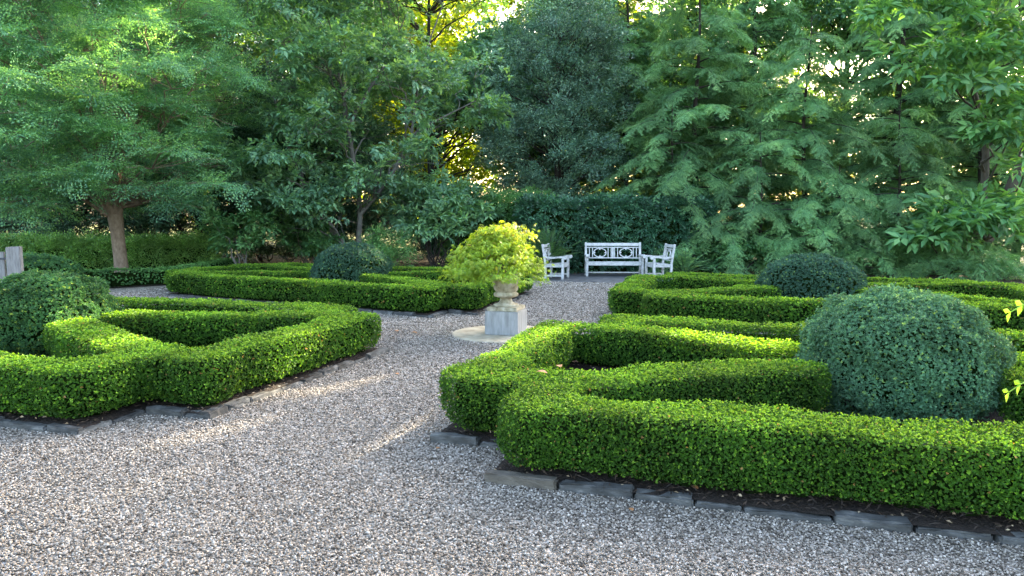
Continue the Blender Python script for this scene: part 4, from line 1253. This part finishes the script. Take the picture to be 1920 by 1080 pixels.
hemlock('slim hemlock standing just right of the dark holly tree', 4.4, 27.2, 12.0, 2.8, 1.2, S=.85)

def roundtree(name, label, x, y, z0, H, rx, n, temps, S, leaf, bark, crad=(.9, .9, .55), ns=14, mind=.75, tr=.16, group=None, test=None, droop=.15, lean=0, cut=True, lrad=.028, cat='tree', core=.25, gaps=()):
    b = np.array([x, y, 0.])
    cz = (z0 + H) / 2; hz = (H - z0) / 2
    def t(p):
        if test is not None and not test(p): return False
        d = math.hypot((p[0] - x - lean * p[2] / H) / rx, (p[1] - y) / rx)
        q = ((p[2] - cz) / hz)
        v = d ** 2.2 + abs(q) ** 2.6
        return v < 1 and d > core * (1 - max(q, 0))
    C = spread_points(n, (x - rx - 1, y - rx, z0), (x + rx + 1, y + rx, H), t, mind)
    trunk = [([b, b + [lean * .2, 0, H * .2], b + [lean * .5 + rng.normal() * .15, rng.normal() * .15, H * .5], b + [lean * .92, 0, H * .93]], [tr, tr * .85, tr * .6, .03])]
    return tree(name, label, cat, b, trunk, C, temps, leaf, bark, crad, ns, S, droop, group, lrad=lrad, cut=cut, twig=2, gaps=gaps)
DG = 'dark evergreens at the left end'
roundtree('holly_tree', 'dense dark glossy holly tree rising behind the hedges, left of the bench', 1.7, 25.6, 1.4, 9.5, 2.5, 120, T_SML, .62, 'holly', 'bark_dark', (.85, .85, .5), 28, .66)
roundtree('evergreen_tree', 'dark evergreen in deep shade behind the leafy hedge, far left', -15.3, 24.0, -.3, 9.5, 3.4, 130, T_SML, .75, 'yew', 'bark_dark', (1.05, 1.05, .7), 26, .7, group=DG)
roundtree('evergreen_tree', 'dark evergreen at the left edge of the view, beyond the azalea hedge', -19.5, 25.5, .0, 10, 3.4, 130, T_SML, .75, 'yew', 'bark_dark', (1.05, 1.05, .7), 26, .7, group=DG)
roundtree('evergreen_tree', 'dark evergreen directly behind the tan trunk of the feathery tree', -11.0, 24.6, .0, 8.5, 3.2, 130, T_SML, .75, 'yew', 'bark_dark', (1.05, 1.05, .7), 26, .7, group=DG)
roundtree('evergreen_tree', 'dark shaded evergreen left of the leaning magnolia trunks', -7.0, 25.4, .2, 7.0, 2.9, 110, T_SML, .72, 'yew', 'bark_dark', (1., 1., .65), 24, .7, group=DG)
TG = 'tall broadleaf trees behind the garden'
for lab, x, y, H, rx, n in [('tall broadleaf tree at far left rising above the dark evergreens', -15.5, 31, 14.5, 4.2, 110), ('tall broadleaf tree seen between the feathery tree and the magnolia', -9.3, 32, 13.0, 3.8, 90),
                            ('tall broadleaf tree directly behind the open magnolia', -3.6, 31.5, 14.0, 3.8, 95), ('tall blue-green broadleaf tree above the dark holly', 1.9, 30.5, 14.5, 3.6, 110),
                            ('tall broadleaf tree behind the pale-tipped hemlock', 8.1, 32, 15.0, 4.0, 120), ('tall broadleaf tree above the hemlocks right of centre', 14.6, 31, 14.5, 4.0, 120), ('tall broadleaf tree behind the hemlock at the right edge', 20.6, 31.5, 14.5, 4.2, 115)]:
    hl = [at(690, 240, y), at(745, 220, y), at(820, 60, y), at(850, 270, y), at(830, 330, y), at(480, 150, y), at(960, 20, y), at(1190, 25, y), at(1520, 140, y), at(1575, 250, y), at(640, 230, y), at(1640, 160, y)]
    hr = [1.5, 1.8, 1.9, 1.2, 1.1, 1.6, 1.0, .9, .8, .8, 1.0, .7]
    def tst(p): return all(math.hypot(*(p - h)[[0, 2]]) > r + .3 for h, r in zip(hl, hr))
    roundtree('broadleaf_tree', lab, x, y, 2.6, H, rx, n, T_BRO, .85, 'magnolia', 'bark_dark', (1.2, 1.2, .65), 32, .95, .2, TG, tst, gaps=list(zip(hl, hr)))

# sunlit trees beyond the lawn: two built, the rest copied
SG = 'sunlit yellow-green trees far behind'
f1 = roundtree('sunlit_tree', 'x', -5.0, 40, 1.2, 14.5, 4.4, 135, T_BRO, 1.15, 'far', 'bark_dark', (1.3, 1.3, .75), 9, 1.1, .2, SG, cut=False)
f2 = roundtree('sunlit_tree', 'x', 3.0, 44, .8, 17, 4.8, 145, T_BRO, 1.25, 'far', 'bark_dark', (1.4, 1.4, .8), 9, 1.2, .2, SG, cut=False)
f1['label'] = 'sunlit yellow-green tree glowing through the open middle of the magnolia'
f2['label'] = 'taller sunlit tree behind the maple and the evergreen hedge'
def dup(src, x, y, rz_, s, label):
    o = src.copy(); COL.objects.link(o); o.location = (x, y, 0); o.rotation_euler = (0, 0, rz_); o.scale = (s, s, s); o['label'] = label
    for ch in src.children:
        c = ch.copy(); COL.objects.link(c); c.parent = o
    return o
dup(f1, -13.5, 42, 1.1, 1.0, 'sunlit yellow-green tree beyond the gap between feathery tree and magnolia')
dup(f2, -20, 45, 2.2, 1.0, 'sunlit tree far beyond the dark evergreens at left')
dup(f1, 11.5, 42, 3.0, .95, 'sunlit yellow-green tree glimpsed through the middle hemlocks')
dup(f2, 18.5, 45, 4.0, .68, 'sunlit yellow-green tree glimpsed through the hemlocks at upper right')
dup(f1, 25.5, 42, 5.1, .72, 'sunlit tree showing between the leaning trunks at right edge')
dup(f2, -6.5, 52, .7, 1.15, 'tallest sunlit tree, highest yellow leaves at top centre')
dup(f2, 8.5, 54, 5.5, 1.1, 'sunlit tree farthest back, behind the holly')
dup(f1, -11, 56, 2.5, 1.2, 'hazy sunlit tree farthest back on the left')
print('LEAVES', NLEAF)
